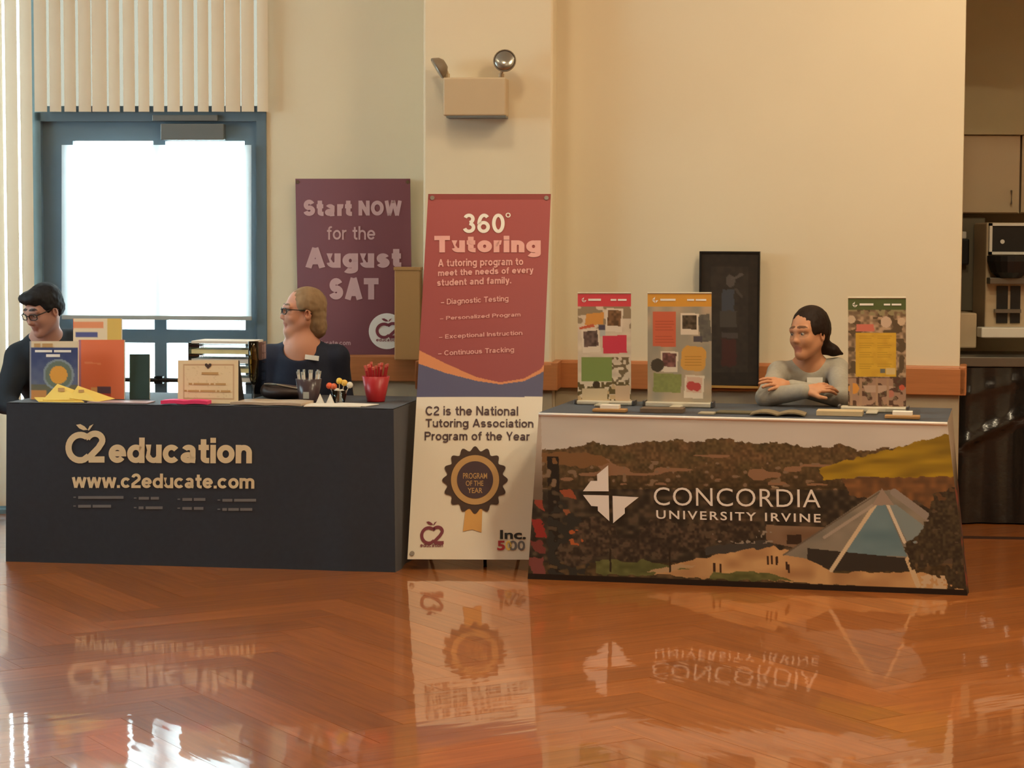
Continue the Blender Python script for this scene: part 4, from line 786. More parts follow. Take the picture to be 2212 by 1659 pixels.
leaf('brochure_stack', 'low stack of dark brochures in front of the orange-headed banner', 'brochure', TR, 1432, .16, .19, .12, .018, ppr('dark brochure', (112, 94, 78)), .05, 'brochures on the university table')
leaf('brochure', 'small pale card lying left of the open magazine', 'card', TR, 1528, .12, .07, .1, .006, ppr('pale card', (176, 166, 142)), 0, 'brochures on the university table')
leaf('magazine', 'open grey magazine lying flat before the woman in the grey sweater', 'magazine', TR, 1682, .14, .24, .16, .006, ppr('magazine page', (134, 120, 94)), .04, 'brochures on the university table', .012)
leaf('brochure', 'dark green brochure lying between the pale card and open magazine', 'brochure', TR, 1588, .20, .16, .12, .006, ppr('green grey brochure', (104, 96, 72)), -.06, 'brochures on the university table')
leaf('brochure_stack', 'cream brochure stack in front of the green-headed banner', 'brochure', TR, 1815, .22, .2, .13, .02, ppr('cream brochure', (206, 184, 146), .05), .02, 'brochures on the university table')
# left table
leaf('flyer', 'white and pink flyer lying flat beside the green booklet', 'flyer', TL, 262, .09, .29, .12, .004, ppr('pink white flyer', (206, 176, 178), .2, 9), .02, 'papers on the black cloth')
leaf('paper_pad', 'hot pink paper pad lying in front of the framed certificate', 'paper', TL, 402, .045, .22, .08, .016, M['pinkp'], .06, 'papers on the black cloth', .004)
leaf('flyer_stack', 'stack of pale printed flyers right of the framed certificate', 'flyer', TL, 588, .12, .34, .2, .012, ppr('printed flyer', (196, 176, 154), .2, 14), -.05, 'papers on the black cloth', .003)
leaf('flyer', 'white flyer sheet below the cup of lollipops', 'flyer', TL, 722, .10, .26, .18, .004, M['paper'], .12, 'papers on the black cloth'); leaf('flyer', 'second white sheet nearest the right end of the black cloth', 'flyer', TL, 762, .15, .2, .14, .003, M['paper'], -.25, 'papers on the black cloth')
def upright(name, label, cat, px4, v, m, paint=None, th=.015, lean=.05, T=TL, group=None, nu=50, nv=60, tex=None):
    x0, y0, x1, y1 = px4; n = T.v; H = lambda x, y, dv: hit(x, y, T.o+T.v*(v+dv), n); b0, b1 = H(x0, y1, 0), H(x1, y1, 0); zz = ZT+.005
    w = [H(x0, y0, lean), H(x1, y0, lean), V((b1.x, b1.y, zz)), V((b0.x, b0.y, zz))]; q = Quad([(x0, y0), (x1, y0), (x1, y1), (x0, y1)], w)
    t = thing(name, label, cat, (w[2]+w[3])/2, group); bm = bmesh.new(); slab4(bm, [p-q.n*.001 for p in w], -th if ((w[1]-w[0]).cross(w[3]-w[0])).dot(q.n) > 0 else th); obj('pages', bm, tex or M['paper'], t)
    if paint: q.grid('cover', nu, nv, paint, m, t, 0)
    else: bm = bmesh.new(); slab4(bm, [p+q.n*.001 for p in w], -.001); obj('cover', bm, m, t)
    return t, q
Z9 = lambda X, Y: (X*5.53, (Y-590)*5.53)
def bluebook(X, Y, U, Vv):
    x, y = Z9(X, Y); n = vnoise(x, y, 60, 50, 2); A = mixc((58, 72, 118), (112, 120, 142), np.clip((y-1000)/500+n*.3, 0, 1)); put(A, y > 1330, mixc((122, 112, 84), (92, 100, 96), n)); r = np.hypot(x-700, y-1210); put(A, r < 185, np.array((136, 150, 160))); put(A, r < 160, np.array((108, 122, 110))); put(A, r < 105, np.array((228, 164, 74))); put(A, (y > 1390) & (x < 560), np.array((206, 142, 84))); put(A, y < 893, np.array((226, 208, 176))); put(A, (x < 372) | (x > 930), np.array((156, 160, 172))); return A
t, q = upright('prep_book', 'blue study book with an orange sun on its cover, cream title band', 'book', (64, 737, 168, 862), .17, M['gprint'], bluebook, group='study books on the black cloth')
lettering('title_lettering', [('~aaa aaaaa', 74, 742, 114, 750, .01)], q, M['gold'], t, .002); lettering('subtitle_lettering', [('~aaaaaaaa aaaaaaaa', 76, 756, 154, 761, .01), ('~aaaaaaaa', 100, 765, 130, 771, .01)], q, M['pwhite'], t, .002)
def orangebook(X, Y, U, Vv):
    x, y = Z9(X, Y); A = base(X, (232, 122, 84)); put(A, (x < 965), np.array((176, 120, 140))); put(A, rect(x, y, 1165, 1335, 1325, 1410), np.array((98, 76, 96))); put(A, rect(x, y, 1085, 1340, 1165, 1400), np.array((232, 172, 110))); put(A, rect(x, y, 1180, 1410, 1330, 1440), np.array((190, 76, 62))); put(A, rect(x, y, 1010, 1055, 1210, 1075, .05), np.array((240, 150, 110))); return A
upright('workbook', 'plain orange workbook standing right of the blue book', 'book', (170, 734, 268, 856), .27, M['gprint'], orangebook, group='study books on the black cloth')
def stripebook(X, Y, U, Vv):
    x, y = Z9(X, Y); A = base(X, (238, 214, 180)); put(A, rect(x, y, 870, 575, 1240, 655), np.array((236, 150, 108))); put(A, rect(x, y, 900, 710, 1165, 770), np.array((92, 96, 146))); put(A, (x > 1280), np.array((226, 186, 100))); put(A, (x < 885) & (y < 680), np.array((232, 110, 74))); return A
upright('prep_book', 'orange and white striped book standing behind the orange workbook', 'book', (158, 688, 262, 857), .42, M['gprint'], stripebook, group='study books on the black cloth')
M['greenb'] = mat('dark green cover', (52, 76, 74), .4, .04)
t, q = upright('booklet', 'slim dark green booklet standing in front of the door glass', 'booklet', (280, 765, 323, 858), .30, M['greenb'], None, .008, group='study books on the black cloth')
lettering('title_lettering', [('~aaaaa', 284, 780, 306, 787, .01), ('~aaaaaaaa', 284, 791, 312, 795, .01)], q, M['grey_ink'], t, .002); flatshape('emblem', [[(299+10*math.cos(2*PI*i/12)*(1 if i % 2 else .8), 815+9*math.sin(2*PI*i/12)) for i in range(12)]], q, M['grey_ink'], t, .002)
def cert(X, Y, U, Vv):
    A = base(X, (228, 206, 168)); e = np.minimum(np.minimum(X-388, 514-X), np.minimum(Y-779, 869-Y)); put(A, (e > 7) & (e < 11), np.array((196, 158, 122))); put(A, (e > 11) & (vnoise(X, Y, 3, 3, 1) > .85), np.array((216, 192, 152))); return A
x0, y0, x1, y1 = 384, 778, 515, 870
t, q = upright('certificate', 'cream certificate with dark heart leaning on a black easel frame', 'certificate', (384, 778, 515, 870), .10, M['gprint'], cert, .012, .06, tex=M['black'])
lettering('certificate_lettering', [('~aaaaaaa', 436, 804, 472, 809, .005), ('~aa aaaaaaaaa aa aaaaaa', 408, 827, 488, 831, .005), ('~aa aaaaaaaa aaaaaaaaaaa aa aaaaaaa', 398, 842, 498, 846, .005)], q, M['gold'], t, .002); flatshape('heart_emblem', [[(450, 797), (443, 790), (443, 786), (447, 785), (450, 788), (453, 785), (457, 786), (457, 790)]], q, M['brown_ink'], t, .002)
bm = bmesh.new(); w = q.w; bk = TL.v*.10; a, b, c = w[1]-q.n*.013, w[2]-q.n*.013, V((w[2].x, w[2].y, ZT+.005))+bk
slab4(bm, [a, a+V((.001, 0, 0)), c+V((.001, 0, 0)), b], .003); sl = [w[0]-q.n*.014+(w[1]-w[0])*.3, w[0]-q.n*.014+(w[1]-w[0])*.98, V((w[2].x, w[2].y, ZT+.005))+bk, V((w[3].x, w[3].y, ZT+.005))+bk+(w[1]-w[0])*.3]; slab4(bm, sl, .004); obj('easel_back', bm, M['black'], t)
# yellow envelopes
for i, (lab, pts) in enumerate((('yellow envelope lying flat in front of the blue book', [(74, 858, .13), (165, 858, .13), (182, 868, .04), (84, 868, .04)]), ('yellow envelope tilted up against the blue book', [(124, 829, .11), (172, 846, .10), (176, 864, .06), (92, 864, .06)]), ('yellow envelope sloping down to the right toward the pink flyer', [(168, 833, .10), (248, 861, .10), (210, 868, .055), (150, 860, .06)]))):
    w = [hit(px, py, TL.o+TL.v*v, TL.v) for px, py, v in pts]; w = [V((p.x, p.y, max(p.z, ZT+.006))) for p in w]; t = thing('envelope', lab, 'envelope', (w[2]+w[3])/2, 'yellow envelopes'); bm = bmesh.new(); slab4(bm, w, .004); obj('envelope_body', bm, M['yellowp'], t)
    qq = Quad([(p[0], p[1]) for p in pts], w)
    if i: lettering('printed_mark', [('~aaa', *( (126, 839, 140, 847) if i == 1 else (170, 843, 182, 849) ), .01)], qq, M['gold'], t, .006)
# paper organiser
def lay(T, px4, v): x0, y0, x1, y1 = px4; return [hit(x0, y0, T.o+T.v*v, T.v), hit(x1, y0, T.o+T.v*v, T.v), hit(x1, y1, T.o+T.v*v, T.v), hit(x0, y1, T.o+T.v*v, T.v)]
t = thing('paper_tray', 'clear letter tray stacked with papers behind the certificate', 'tray', TL.px(470, .5)); w = lay(TL, (408, 740, 545, 860), .42); wd = (w[1]-w[0]).length; zt_ = w[0].z; c = (w[0]+w[1])/2
for i in range(5):
    z = zt_-.012-i*.045
    if z > ZT+.02: box('tray_shelf', V((c.x, c.y, z))+TL.v*.12, (wd, .25, .005), M['acrylic'], t, TL.R); box('paper_pile', V((c.x, c.y, z+.014))+TL.v*.12, (wd*.94, .22, .020 if i else .012), [M['paper'], mat('cream paper', (240, 226, 170), .6, .1, 20)][i % 2], t, TL.R)
for s in (-1, 1): box('tray_side', V((c.x, c.y, (zt_+ZT+.006)/2))+TL.v*.12+TL.u*s*wd/2, (.005, .25, zt_-ZT-.006), M['acrylic'], t, TL.R)
# tall glass
M['gglass'] = glassmat('straw tinted glass', (.86, .78, .5)); c = TL.px(548, .33)
t = thing('tall_glass', 'tall straw coloured stemmed glass behind the certificate', 'glass', c); bm = bmesh.new(); lathe(bm, [(.0, .075), (.012, .085), (.022, .12), (.026, .2), (.025, .285), (.023, .285), (.024, .2), (.02, .125), (.0, .09)], c, 20); obj('bowl', bm, M['gglass'], t, True); bm = bmesh.new(); lathe(bm, [(.0, .005), (.036, .005), (.036, .008), (.005, .012), (.004, .07), (.010, .08), (0, .08)], c, 18); obj('stem', bm, M['acrylic'], t, True)
# cups
def cup(name, label, px, v, r0, r1, h, m, n=20):
    c = TL.px(px, v); t = thing(name, label, 'cup', c, 'cups on the black cloth'); bm = bmesh.new(); lathe(bm, [(0, .004), (r0, .004), (r0*1.02, .01), (r1, h), (r1-.003, h), (r0-.003, .012), (0, .012)], c, n); obj('cup_body', bm, m, t, True); return t, c
M['smoke'] = mat('smoky plastic', (74, 62, 68), .25, .1); t, c = cup('pen_cup', 'dark smoky cup of pens in front of the woman in navy', 667, .28, .045, .062, .115, M['smoke']); rr = random.Random(3)
for i in range(9):
    a = i*.7; p = c+V((math.cos(a)*.035, math.sin(a)*.035, .02)); e = c+V((math.cos(a)*.052, math.sin(a)*.052, .135+.012*rr.random())); bm = bmesh.new(); tube(bm, [p, e], .005); k = obj('pen', bm, M['white'], t); bm = bmesh.new(); tube(bm, [e, e+(e-p).normalized()*.014], .0062); obj('pen_cap', bm, M['bar'], k)
box('cup_label', c+V((0, 0, .04))-TL.v*.051, (.028, .003, .032), M['bar'], t, TL.R)
t, c = cup('lollipop_cup', 'small clear cup of orange and yellow lollipops', 733, .25, .026, .038, .065, M['acrylic'])
for i, (dx, dz, m) in enumerate(((-.048, .085, mat('orange candy', (236, 104, 66), .3)), (-.026, .082, mat('coral candy', (232, 120, 84), .3)), (.0, .108, mat('yellow candy', (240, 204, 90), .3)), (.024, .1, mat('gold candy', (238, 196, 96), .3)), (.05, .09, M['white']), (-.01, .06, M['white']), (.012, .055, M['white']))):
    p = c+TL.u*dx+V((0, 0, dz)); bm = bmesh.new(); bmesh.ops.create_uvsphere(bm, u_segments=12, v_segments=8, radius=.0155, matrix=Matrix.Translation(p)); k = obj('lollipop', bm, m, t, True); bm = bmesh.new(); tube(bm, [p, c+V((dx*.2, 0, .012))], .002, 6); obj('stick', bm, M['paper'], k)
t, c = cup('pen_cup', 'red cup packed with red pens beside the tan box', 812, .38, .042, .066, .125, M['redp'])
M['pinkcap'] = mat('pink pen tip', (214, 106, 92), .4)
for i in range(16):
    a = i*2.4; r = .02+.04*((i % 8)/8); p = c+V((math.cos(a)*r*.6, math.sin(a)*r*.6, .02)); e = c+V((math.cos(a)*r*1.25, math.sin(a)*r*1.25, .15+.03*rr.random())); bm = bmesh.new(); tube(bm, [p, e], .005); k = obj('pen', bm, M['redp'], t); bm = bmesh.new(); tube(bm, [e, e+(e-p).normalized()*.012], .006); obj('pen_cap', bm, M['pinkcap'], k)
# tent cards
for px, lab in ((690, 'white tent card just right of the smoky pen cup'), (712, 'white tent card just left of the lollipop cup')):
    c = TL.px(px, .20); bm = bmesh.new(); p = [c-TL.u*.018+V((0, 0, .005)), c+TL.u*.018+V((0, 0, .005)), c+V((0, 0, .05))+TL.v*.012]; f = [bm.verts.new(x) for x in p]; g = [bm.verts.new(x+TL.v*.025*(1 if i < 2 else .1)) for i, x in enumerate(p)]; bm.faces.new(f); bm.faces.new(g[::-1]); [bm.faces.new((f[i], g[i], g[(i+1) % 3], f[(i+1) % 3])) for i in range(3)]; tag(obj('tent_card', bm, M['paper']), lab, 'card', 'tent cards')
# leather bag
M['leather'] = mat('dark brown leather', (62, 48, 44), .45, .12, 18, .15); c = TL.px(612, .47)
t = thing('leather_bag', 'dark brown leather bag lying on the table before the woman in navy', 'bag', c); bagp = [ell(c+V((0, 0, .035)), (.105, .06, .03), TL.R, .02), cap(c-TL.u*.075+V((0, 0, .045)), c+TL.u*.08+V((0, 0, .036)), .036, .026, .02)]
solid('bag_body', bagp, .006, M['leather'], t); bm = bmesh.new(); tube(bm, [c-TL.u*.085-TL.v*.03+V((0, 0, .076)), c-TL.u*.02-TL.v*.045+V((0, 0, .074)), c+TL.u*.08-TL.v*.03+V((0, 0, .055))], .005); obj('zip', bm, M['chrome'], t)
# ================================================================ people
M['skin'] = printmat('skin', .5, .35)
M['skin'].node_tree.nodes['Principled BSDF'].inputs['Subsurface Weight'].default_value = .08; M['skin'].node_tree.nodes['Principled BSDF'].inputs['Subsurface Radius'].default_value = (.01, .004, .002)
M['eyew'] = mat('eye white', (168, 152, 140), .3, .01); M['iris'] = mat('dark iris', (40, 26, 18), .2, .01)
M['greyknit'] = mat('grey knit', (168, 162, 150), .85, .08, 60, .12); M['navyknit'] = mat('navy jersey', (34, 40, 60), .8, .08, 50, .06); M['suit'] = mat('dark navy suiting', (32, 40, 50), .8, .06, 60, .05); M['shirt'] = mat('white shirt cloth', (222, 220, 216), .7, .02)
M['trouser'] = mat('dark trousers', (38, 38, 44), .8, .06, 40); M['shoe'] = mat('black shoe leather', (22, 20, 20), .35)
M['hairdark'] = mat('dark brown hair', (40, 27, 20), .62, .3, 30, .5, .2, stretch=(1, 1, .22)); M['hairblond'] = mat('ash blond hair', (150, 122, 92), .62, .25, 30, .5, .2, stretch=(1, 1, .22)); M['hairblack'] = mat('black hair', (34, 34, 38), .62, .25, 30, .5, .2, stretch=(1, 1, .22))
def Rx(a): return Matrix.Rotation(math.radians(a), 4, 'X')
def Rz(a): return Matrix.Rotation(math.radians(a), 4, 'Z')
def Ry(a): return Matrix.Rotation(math.radians(a), 4, 'Y')
def head_prims(skin, lip, brow, fem=1.0):
    sh = tuple(int(c*.9) for c in skin); sk = tuple(int(c*.80) for c in skin)
    P = [ell((0, .018, .034), (.074, .094, .086), k=.01), ell((0, -.026, -.03), (.057, .061, .086), k=.03), ell((0, -.064, -.104), (.017, .018, .015), k=.03)]
    for s in (-1, 1):
        P += [cap((s*.050, .010, -.050), (s*.010, -.060, -.104), .019, .015, k=.03), ell((s*.034, -.060, -.032), (.021, .022, .022), k=.03), cap((s*.045, -.072, .020), (s*.012, -.086, .017), .010, .010, k=.02)]
        P += [ell((s*.031, -.101, -.002), (.019, .014, .012), k=.012, sub=True), cap((s*.044, -.075, .0065), (s*.020, -.084, .0075), .0055, k=.004, col=sk), cap((s*.042, -.074, -.011), (s*.021, -.082, -.011), .005, k=.005, col=sh)]
        P += [cap((s*.050, -.0735, .0255), (s*.034, -.0845, .0320), .0018, .0026, k=.006, col=brow), cap((s*.034, -.0845, .0320), (s*.017, -.0895, .0315), .0026, .0026, k=.006, col=brow)]
        P += [ell((s*.009, -.091, -.039), (.0075, .010, .007), k=.01), ell((s*.075, .016, -.012), (.009, .020, .031), Matrix.Rotation(s*.25, 3, 'Z'), k=.006), ell((s*.078, .010, -.012), (.006, .010, .017), Matrix.Rotation(s*.25, 3, 'Z'), k=.004, sub=True)]
    P += [cap((0, -.084, .010), (0, -.0995, -.032), .0070, .0090, k=.016), ell((0, -.0995, -.034), (.0098, .0095, .0085), k=.008)]
    P += [cap((-.019, -.0765, -.0675), (-.004, -.0850, -.0650), .0032, .0046, k=.006, col=lip), cap((.019, -.0765, -.0675), (.004, -.0850, -.0650), .0032, .0046, k=.006, col=lip), ell((0, -.075, -.054), (.022, .012, .017), k=.015), cap((-.012, -.0795, -.0745), (.012, -.0795, -.0745), .0055, k=.008, col=lip)]
    return P
def neck_prims(M4, nb, r=.05): return [cap(M4 @ V((0, .022, -.05)), nb, r, r*1.08, k=.03)]
def eyes(M4, parent):
    for s in (-1, 1):
        bm = bmesh.new(); bmesh.ops.create_uvsphere(bm, u_segments=14, v_segments=10, radius=.0118, matrix=M4 @ Matrix.Translation((s*.031, -.0765, -.002))); e = obj('eye', bm, M['eyew'], parent, True)
        bm = bmesh.new(); bmesh.ops.create_uvsphere(bm, u_segments=12, v_segments=8, radius=.0072, matrix=M4 @ Matrix.Translation((s*.031-.001, -.0818, -.002))); obj('iris', bm, M['iris'], e, True)
def glasses(M4, parent, m):
    bm = bmesh.new()
    for s in (-1, 1):
        pts = [M4 @ V((s*.034+.023*math.copysign(abs(math.cos(a))**.6, math.cos(a)), -.101+.012*abs((s*.034+.023*math.cos(a))/.06)**2, -.004+.015*math.copysign(abs(math.sin(a))**.6, math.sin(a)))) for a in [2*PI*i/20 for i in range(20)]]
        tube(bm, pts, .0026, 6, True); tube(bm, [M4 @ V((s*.057, -.092, .004)), M4 @ V((s*.072, -.06, .006)), M4 @ V((s*.079, .01, .005)), M4 @ V((s*.078, .035, -.012))], .0026, 6)
    tube(bm, [M4 @ V((-.012, -.102, .002)), M4 @ V((0, -.107, .005)), M4 @ V((.012, -.102, .002))], .0026, 6); obj('glasses', bm, m, parent, True)
def hand(W, a, n, side, curl=.35, spread=.0, s=1.0, thumb=.7):     # wrist, finger direction, palm normal
    a = V(a).normalized(); n = (V(n)-a*V(n).dot(a)).normalized(); l = a.cross(n)*side; W = V(W)
    R = Matrix((a, l, n)).transposed(); P = [ell(W+a*.048*s, (.052*s, .040*s, .0155*s), R, k=.012), cap(W-a*.004, W+a*.03*s, .0225*s, .025*s, k=.015)]
    for i, L in enumerate((.070, .080, .075, .058)):
        b = W+a*(.088-.006*abs(i-1.2))*s+l*(.0295-.0200*i)*s; d = (a+l*(spread*(1.5-i))).normalized(); ang = 0; r = .0088*s
        for j, f in enumerate((.46, .30, .24)):
            ang += curl*(.6, 1.0, .8)[j]; dd = (d*math.cos(ang)+n*math.sin(ang)).normalized(); e = b+dd*L*f*s; P.append(cap(b, e, r, r*.92, k=.004)); b = e; r *= .92
    t0 = W+a*.022*s+l*.030*s; t1 = t0+(a*.75+l*.55*thumb/.7+n*.3).normalized()*.042*s; t2 = t1+(a*.92+l*.15+n*.3).normalized()*.032*s
    return P+[cap(t0, t1, .0125*s, .0105*s, k=.012), cap(t1, t2, .0105*s, .0085*s, k=.004)]
def lower_body(parent, hip, fwd, side_v, knee_y=.42):
    P = [ell(hip, (.17, .13, .11), rotz(math.atan2(side_v.y, side_v.x)), k=.04)]; sh = []
    for s in (-1, 1):
        h = hip+side_v*s*.09; k = h+fwd*knee_y+side_v*s*.03; k.z = .50; f = k+fwd*.02; f.z = .10; P += [cap(h, k, .085, .06, k=.03), cap(k, f, .058, .042, k=.03)]
        sh.append([cap(f+V((0, 0, -.055))-fwd*.03, f+V((0, 0, -.062))+fwd*.13, .045, .037, k=.02)])
    solid('trousers', P, .010, M['trouser'], parent)
    for q in sh: solid('shoe', q, .008, M['shoe'], parent)
def stool(hip, label):
    t = thing('stool', label, 'stool', V((hip.x, hip.y, 0)), 'stools behind the booths'); c = V((hip.x, hip.y, .40)); box('seat', c, (.36, .34, .035), M['black'], t, None, .01)
    for sx in (-1, 1):
        for sy in (-1, 1): bm = bmesh.new(); tube(bm, [c+V((sx*.14, sy*.13, -.015)), V((c.x+sx*.16, c.y+sy*.15, 0))], .011); obj('leg', bm, M['metal'], t)

# ---- woman in the grey sweater, arms crossed on the table
SK = (206, 148, 112)
D2 = 10.04; hd = at(1746, 719, D2); H2 = Matrix.Translation(hd) @ Rz(-47) @ Rx(2) @ Ry(-3) @ Matrix.Scale(.97, 4)
nb = at(1748, 795, D2+.09); sl, sr = at(1683, 806, D2+.10), at(1808, 799, D2+.06); hip = V((nb.x+.03, 10.34, .53))
eL, wL = at(1654, 858, 9.83), at(1738, 845, 9.70); eR, wR = at(1822, 862, 9.78), at(1702, 834, 9.84)
p = thing('person', 'woman in a grey sweater with dark ponytail leaning on crossed arms', 'person', V((hip.x, hip.y, 0)))
hL = hand(wL, at(1830, 826, 9.72)-wL, (.05, .5, -.9), -1, .34, .04, .98); hR = hand(wR+V((0, -.01, 0)), at(1648, 822, 9.76)-wR, (-.1, .55, -.7), -1, .30, .10, .95)
body = xf(head_prims(SK, (182, 118, 96), (104, 70, 48)), H2)+neck_prims(H2, nb, .047)+[cap(sl, sr, .045, k=.03), ell((nb*.7+hip*.3), (.13, .08, .14), k=.05), cap(nb, hip, .08, .10, k=.05), cap(sl, eL, .038, .034), cap(eL, wL, .030, .024), cap(sr, eR, .038, .030), cap(eR, wR, .030, .024)]+hL+hR
b = solid('body', body, .0032, M['skin'], p, SK); eyes(H2, p)
ch = nb*.66+hip*.34
sw = [cap(sl, sr, .054, k=.03), ell(ch, (.165, .105, .17), k=.05), cap(nb+V((0, .01, -.06)), hip, .10, .13, k=.06), ell(hip+V((0, 0, .06)), (.17, .13, .12), k=.05), cap(nb+V((0, .015, -.012)), nb+V((0, .02, -.04)), .056, .066, k=.02), cap(sl, eL, .054, .047, k=.025), cap(eL, wL-(wL-eL).normalized()*.004, .047, .036, k=.012), cap(sr, eR, .054, .047, k=.025), cap(eR, wR-(wR-eR).normalized()*.02, .047, .035, k=.012)]
sw += [ell(nb+V((-.006, -.068, .026)), (.050, .052, .044), k=.01, sub=True), cap(nb+V((0, .0, .02)), nb+V((0, 0, .2)), .058, k=.01, sub=True)]
solid('sweater', sw, .0042, M['greyknit'], p)
hw = [ell((0, .026, .042), (.080, .096, .088), k=.02), ell((0, .055, .0), (.070, .066, .07), k=.03), ell((.060, .010, .015), (.023, .052, .048), k=.02), ell((-.060, .010, .015), (.023, .052, .048), k=.02), ell((0, -.099, -.024), (.056, .062, .086), k=.012, sub=True), ell((.083, -.012, -.055), (.03, .046, .048), k=.01, sub=True), ell((-.083, -.012, -.055), (.03, .046, .048), k=.01, sub=True)]
hw = xf(hw, H2)+[cap(at(1782, 748, D2+.05), at(1800, 757, D2+.05), .034, .026, k=.03), cap(at(1800, 757, D2+.05), at(1819, 764, D2+.05), .024, .007, k=.02), ell(at(1778, 753, D2+.06), (.035, .03, .028), k=.02)]
solid('hair', hw, .0038, M['hairdark'], p, noise=.002, nscale=60)
nt = at(1760, 822, 10.025); box('name_tag', V((nt.x, nt.y, nt.z)), (.075, .004, .03), M['paper'], p, Matrix.Rotation(-.15, 3, 'X')); lower_body(p, hip, V((-.1, -1, 0)).normalized(), V((1, -.1, 0)).normalized()); stool(hip, 'stool hidden behind the printed cloth under the woman in grey')

# ---- woman in navy with glasses, looking to the left
SK = (210, 150, 124)
D1 = 10.62; hd = at(652, 672, D1); H1 = Matrix.Translation(hd) @ Rz(-72) @ Rx(-3) @ Matrix.Scale(1.0, 4)
nb = at(652, 752, D1+.02); sl, sr = at(583, 772, D1+.02), at(727, 772, D1+.04); hip = V((nb.x+.01, 10.74, .53)); eL, eR = at(570, 868, D1+.02), at(742, 868, D1+.05)
wL, wR = V((eL.x+.07, 10.52, .70)), V((eR.x-.07, 10.54, .70))
wL.z = wR.z = .66; p = thing('person', 'woman with ash blond hair, glasses and navy top looking left', 'person', V((hip.x, hip.y, 0)))
body = xf(head_prims(SK, (190, 124, 104), (124, 96, 72)), H1)+neck_prims(H1, nb, .052)+[cap(sl, sr, .05, k=.03), ell(nb*.72+hip*.28+V((0, -.01, 0)), (.15, .095, .15), k=.05), cap(nb, hip, .09, .11, k=.05), cap(sl, eL, .04, .036), cap(eL, wL, .034, .026), cap(sr, eR, .04, .036), cap(eR, wR, .034, .026)]
body += hand(wL, (.5, -.25, -.75), (.2, .9, 0), 1, .3)+hand(wR, (-.5, -.25, -.75), (-.2, .9, 0), -1, .3)
solid('body', body, .0034, M['skin'], p, SK); eyes(H1, p); glasses(H1, p, M['black'])
ch = nb*.66+hip*.34
tp = [cap(sl, sr, .060, k=.03), ell(ch, (.185, .125, .19), k=.05), cap(nb+V((0, .01, -.06)), hip, .11, .15, k=.06), ell(hip+V((0, 0, .08)), (.19, .15, .14), k=.05), cap(sl, eL, .062, .054, k=.03), cap(sr, eR, .062, .054, k=.03), cap(eL, wL, .05, .04, k=.02), cap(eR, wR, .05, .04, k=.02)]
tp += [ell(nb+V((-.004, -.07, -.005)), (.082, .085, .056), k=.01, sub=True), cap(nb+V((0, .0, .0)), nb+V((0, 0, .2)), .07, k=.01, sub=True)]
solid('top', tp, .0045, M['navyknit'], p)
hw = [ell((0, .028, .040), (.082, .098, .086), k=.02), ell((0, .062, -.03), (.076, .062, .085), k=.03), ell((0, .085, -.085), (.06, .045, .05), k=.03), ell((.066, .015, .03), (.02, .05, .04), k=.02), ell((-.066, .015, .03), (.02, .05, .04), k=.02), ell((0, -.096, -.02), (.064, .068, .090), k=.012, sub=True), ell((.083, -.0, -.05), (.03, .05, .058), k=.01, sub=True), ell((-.083, -.0, -.05), (.03, .05, .058), k=.01, sub=True)]
solid('hair', xf(hw, H1), .004, M['hairblond'], p, noise=.003, nscale=50)
nt = at(673, 773, D1-.1); nt.y = ch.y-.135; box('name_tag', nt, (.070, .004, .024), M['paper'], p, Matrix.Rotation(-.12, 3, 'X')@Matrix.Rotation(.12, 3, 'Y')); lower_body(p, hip, V((-.1, -1, 0)).normalized(), V((1, -.1, 0)).normalized(), .40); stool(hip, 'stool hidden behind the black cloth under the woman in navy')

# ---- man in a dark suit bowing his head
SK = (188, 140, 124)
D0 = 10.74; hd = at(92, 669, D0); H0 = Matrix.Translation(hd) @ Rz(-38) @ Rx(20) @ Matrix.Scale(1.0, 4)
nb = at(100, 738, D0+.13); sl, sr = at(42, 772, D0+.12), at(158, 742, D0+.20); hip = V((nb.x+.05, 11.05, .53)); eL, eR = at(10, 868, D0-.02), at(190, 862, D0+.12); wL, wR = V((eL.x+.10, 10.62, .64)), V((eR.x-.06, 10.66, .64))
p = thing('person', 'man in a dark suit and glasses bowing his head at the left edge', 'person', V((hip.x, hip.y, 0)))
body = xf(head_prims(SK, (168, 116, 104), (60, 48, 46)), H0)+neck_prims(H0, nb, .056)+[cap(sl, sr, .05, k=.03), ell(nb*.72+hip*.28, (.16, .10, .16), k=.05), cap(nb, hip, .09, .11, k=.05), cap(sl, eL, .042, .038), cap(eL, wL, .036, .028), cap(sr, eR, .042, .038), cap(eR, wR, .036, .028)]
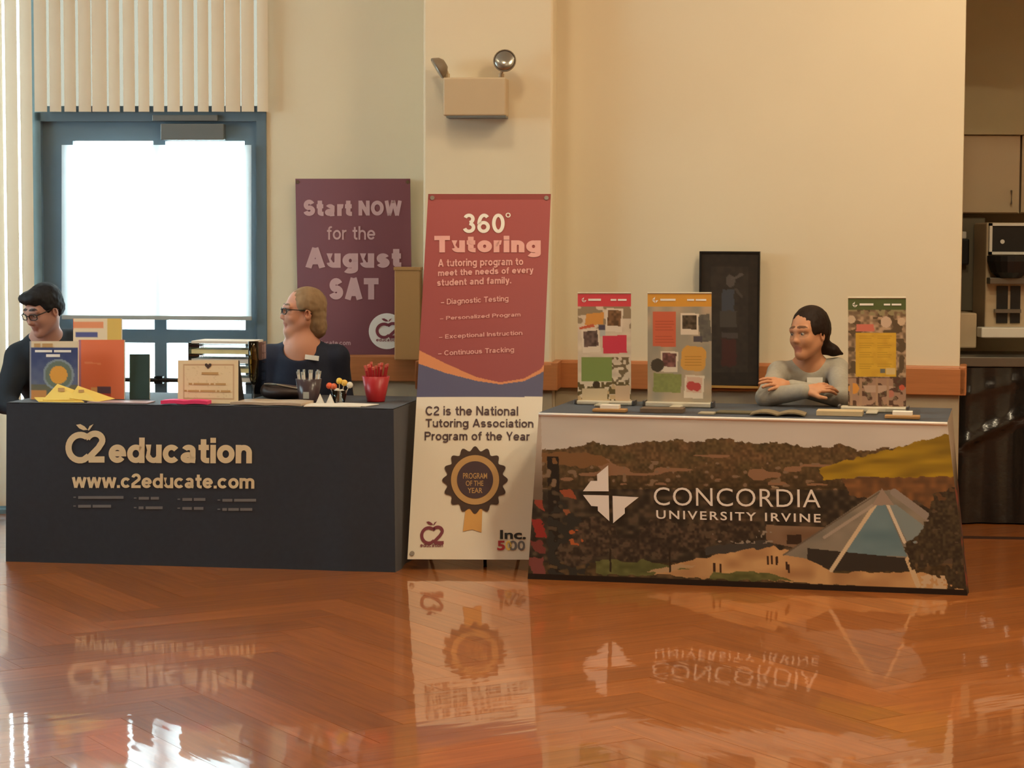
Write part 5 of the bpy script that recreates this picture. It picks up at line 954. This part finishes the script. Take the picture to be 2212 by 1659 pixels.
body += hand(wL, (.3, -.9, -.1), (0, -.1, -1), -1, .3)+hand(wR, (-.3, -.9, -.1), (0, -.1, -1), 1, .3)
solid('body', body, .0036, M['skin'], p, SK); eyes(H0, p); glasses(H0, p, M['black'])
ch = nb*.66+hip*.34
jk = [cap(sl, sr, .068, k=.03), ell(ch, (.20, .125, .20), k=.05), cap(nb+V((0, .02, -.05)), hip, .12, .15, k=.06), ell(hip+V((0, 0, .10)), (.19, .15, .16), k=.05), cap(sl, eL, .072, .06, k=.03), cap(sr, eR, .072, .06, k=.03), cap(eL, wL, .056, .044, k=.02), cap(eR, wR, .056, .044, k=.02), cap(nb+V((0, .03, .005)), nb+V((0, .03, -.04)), .075, .085, k=.02)]
jk += [ell(nb+V((-.02, -.10, -.05)), (.045, .09, .13), k=.01, sub=True), cap(nb+V((0, -.01, .0)), nb+V((0, -.02, .2)), .068, k=.01, sub=True)]
solid('jacket', jk, .0046, M['suit'], p)
st = [cap(nb+V((0, .005, .015)), nb+V((0, .01, -.03)), .066, .074, k=.01), ell(ch+V((0, -.03, .02)), (.12, .085, .17), k=.03), cap(nb+V((0, -.02, .03)), nb+V((0, -.03, .2)), .056, k=.004, sub=True), ell(nb+V((-.02, -.075, .02)), (.02, .03, .03), k=.005, sub=True)]
solid('shirt', st, .0045, M['shirt'], p)
hw = [ell((0, .028, .042), (.082, .099, .090), k=.02), ell((0, .05, -.01), (.078, .07, .06), k=.03), ell((0, -.06, .085), (.066, .045, .035), k=.03), ell((.066, .012, .025), (.018, .04, .05), k=.02), ell((-.066, .012, .025), (.018, .04, .05), k=.02), ell((0, -.105, -.025), (.066, .068, .088), k=.012, sub=True), ell((.083, -.0, -.05), (.03, .05, .055), k=.01, sub=True), ell((-.083, -.0, -.05), (.03, .05, .055), k=.01, sub=True)]
solid('hair', xf(hw, H0), .004, M['hairblack'], p, noise=.003, nscale=50)
lower_body(p, hip, V((0, -1, 0)), V((1, 0, 0)), .42); stool(hip, 'stool hidden behind the black cloth under the man in the suit')
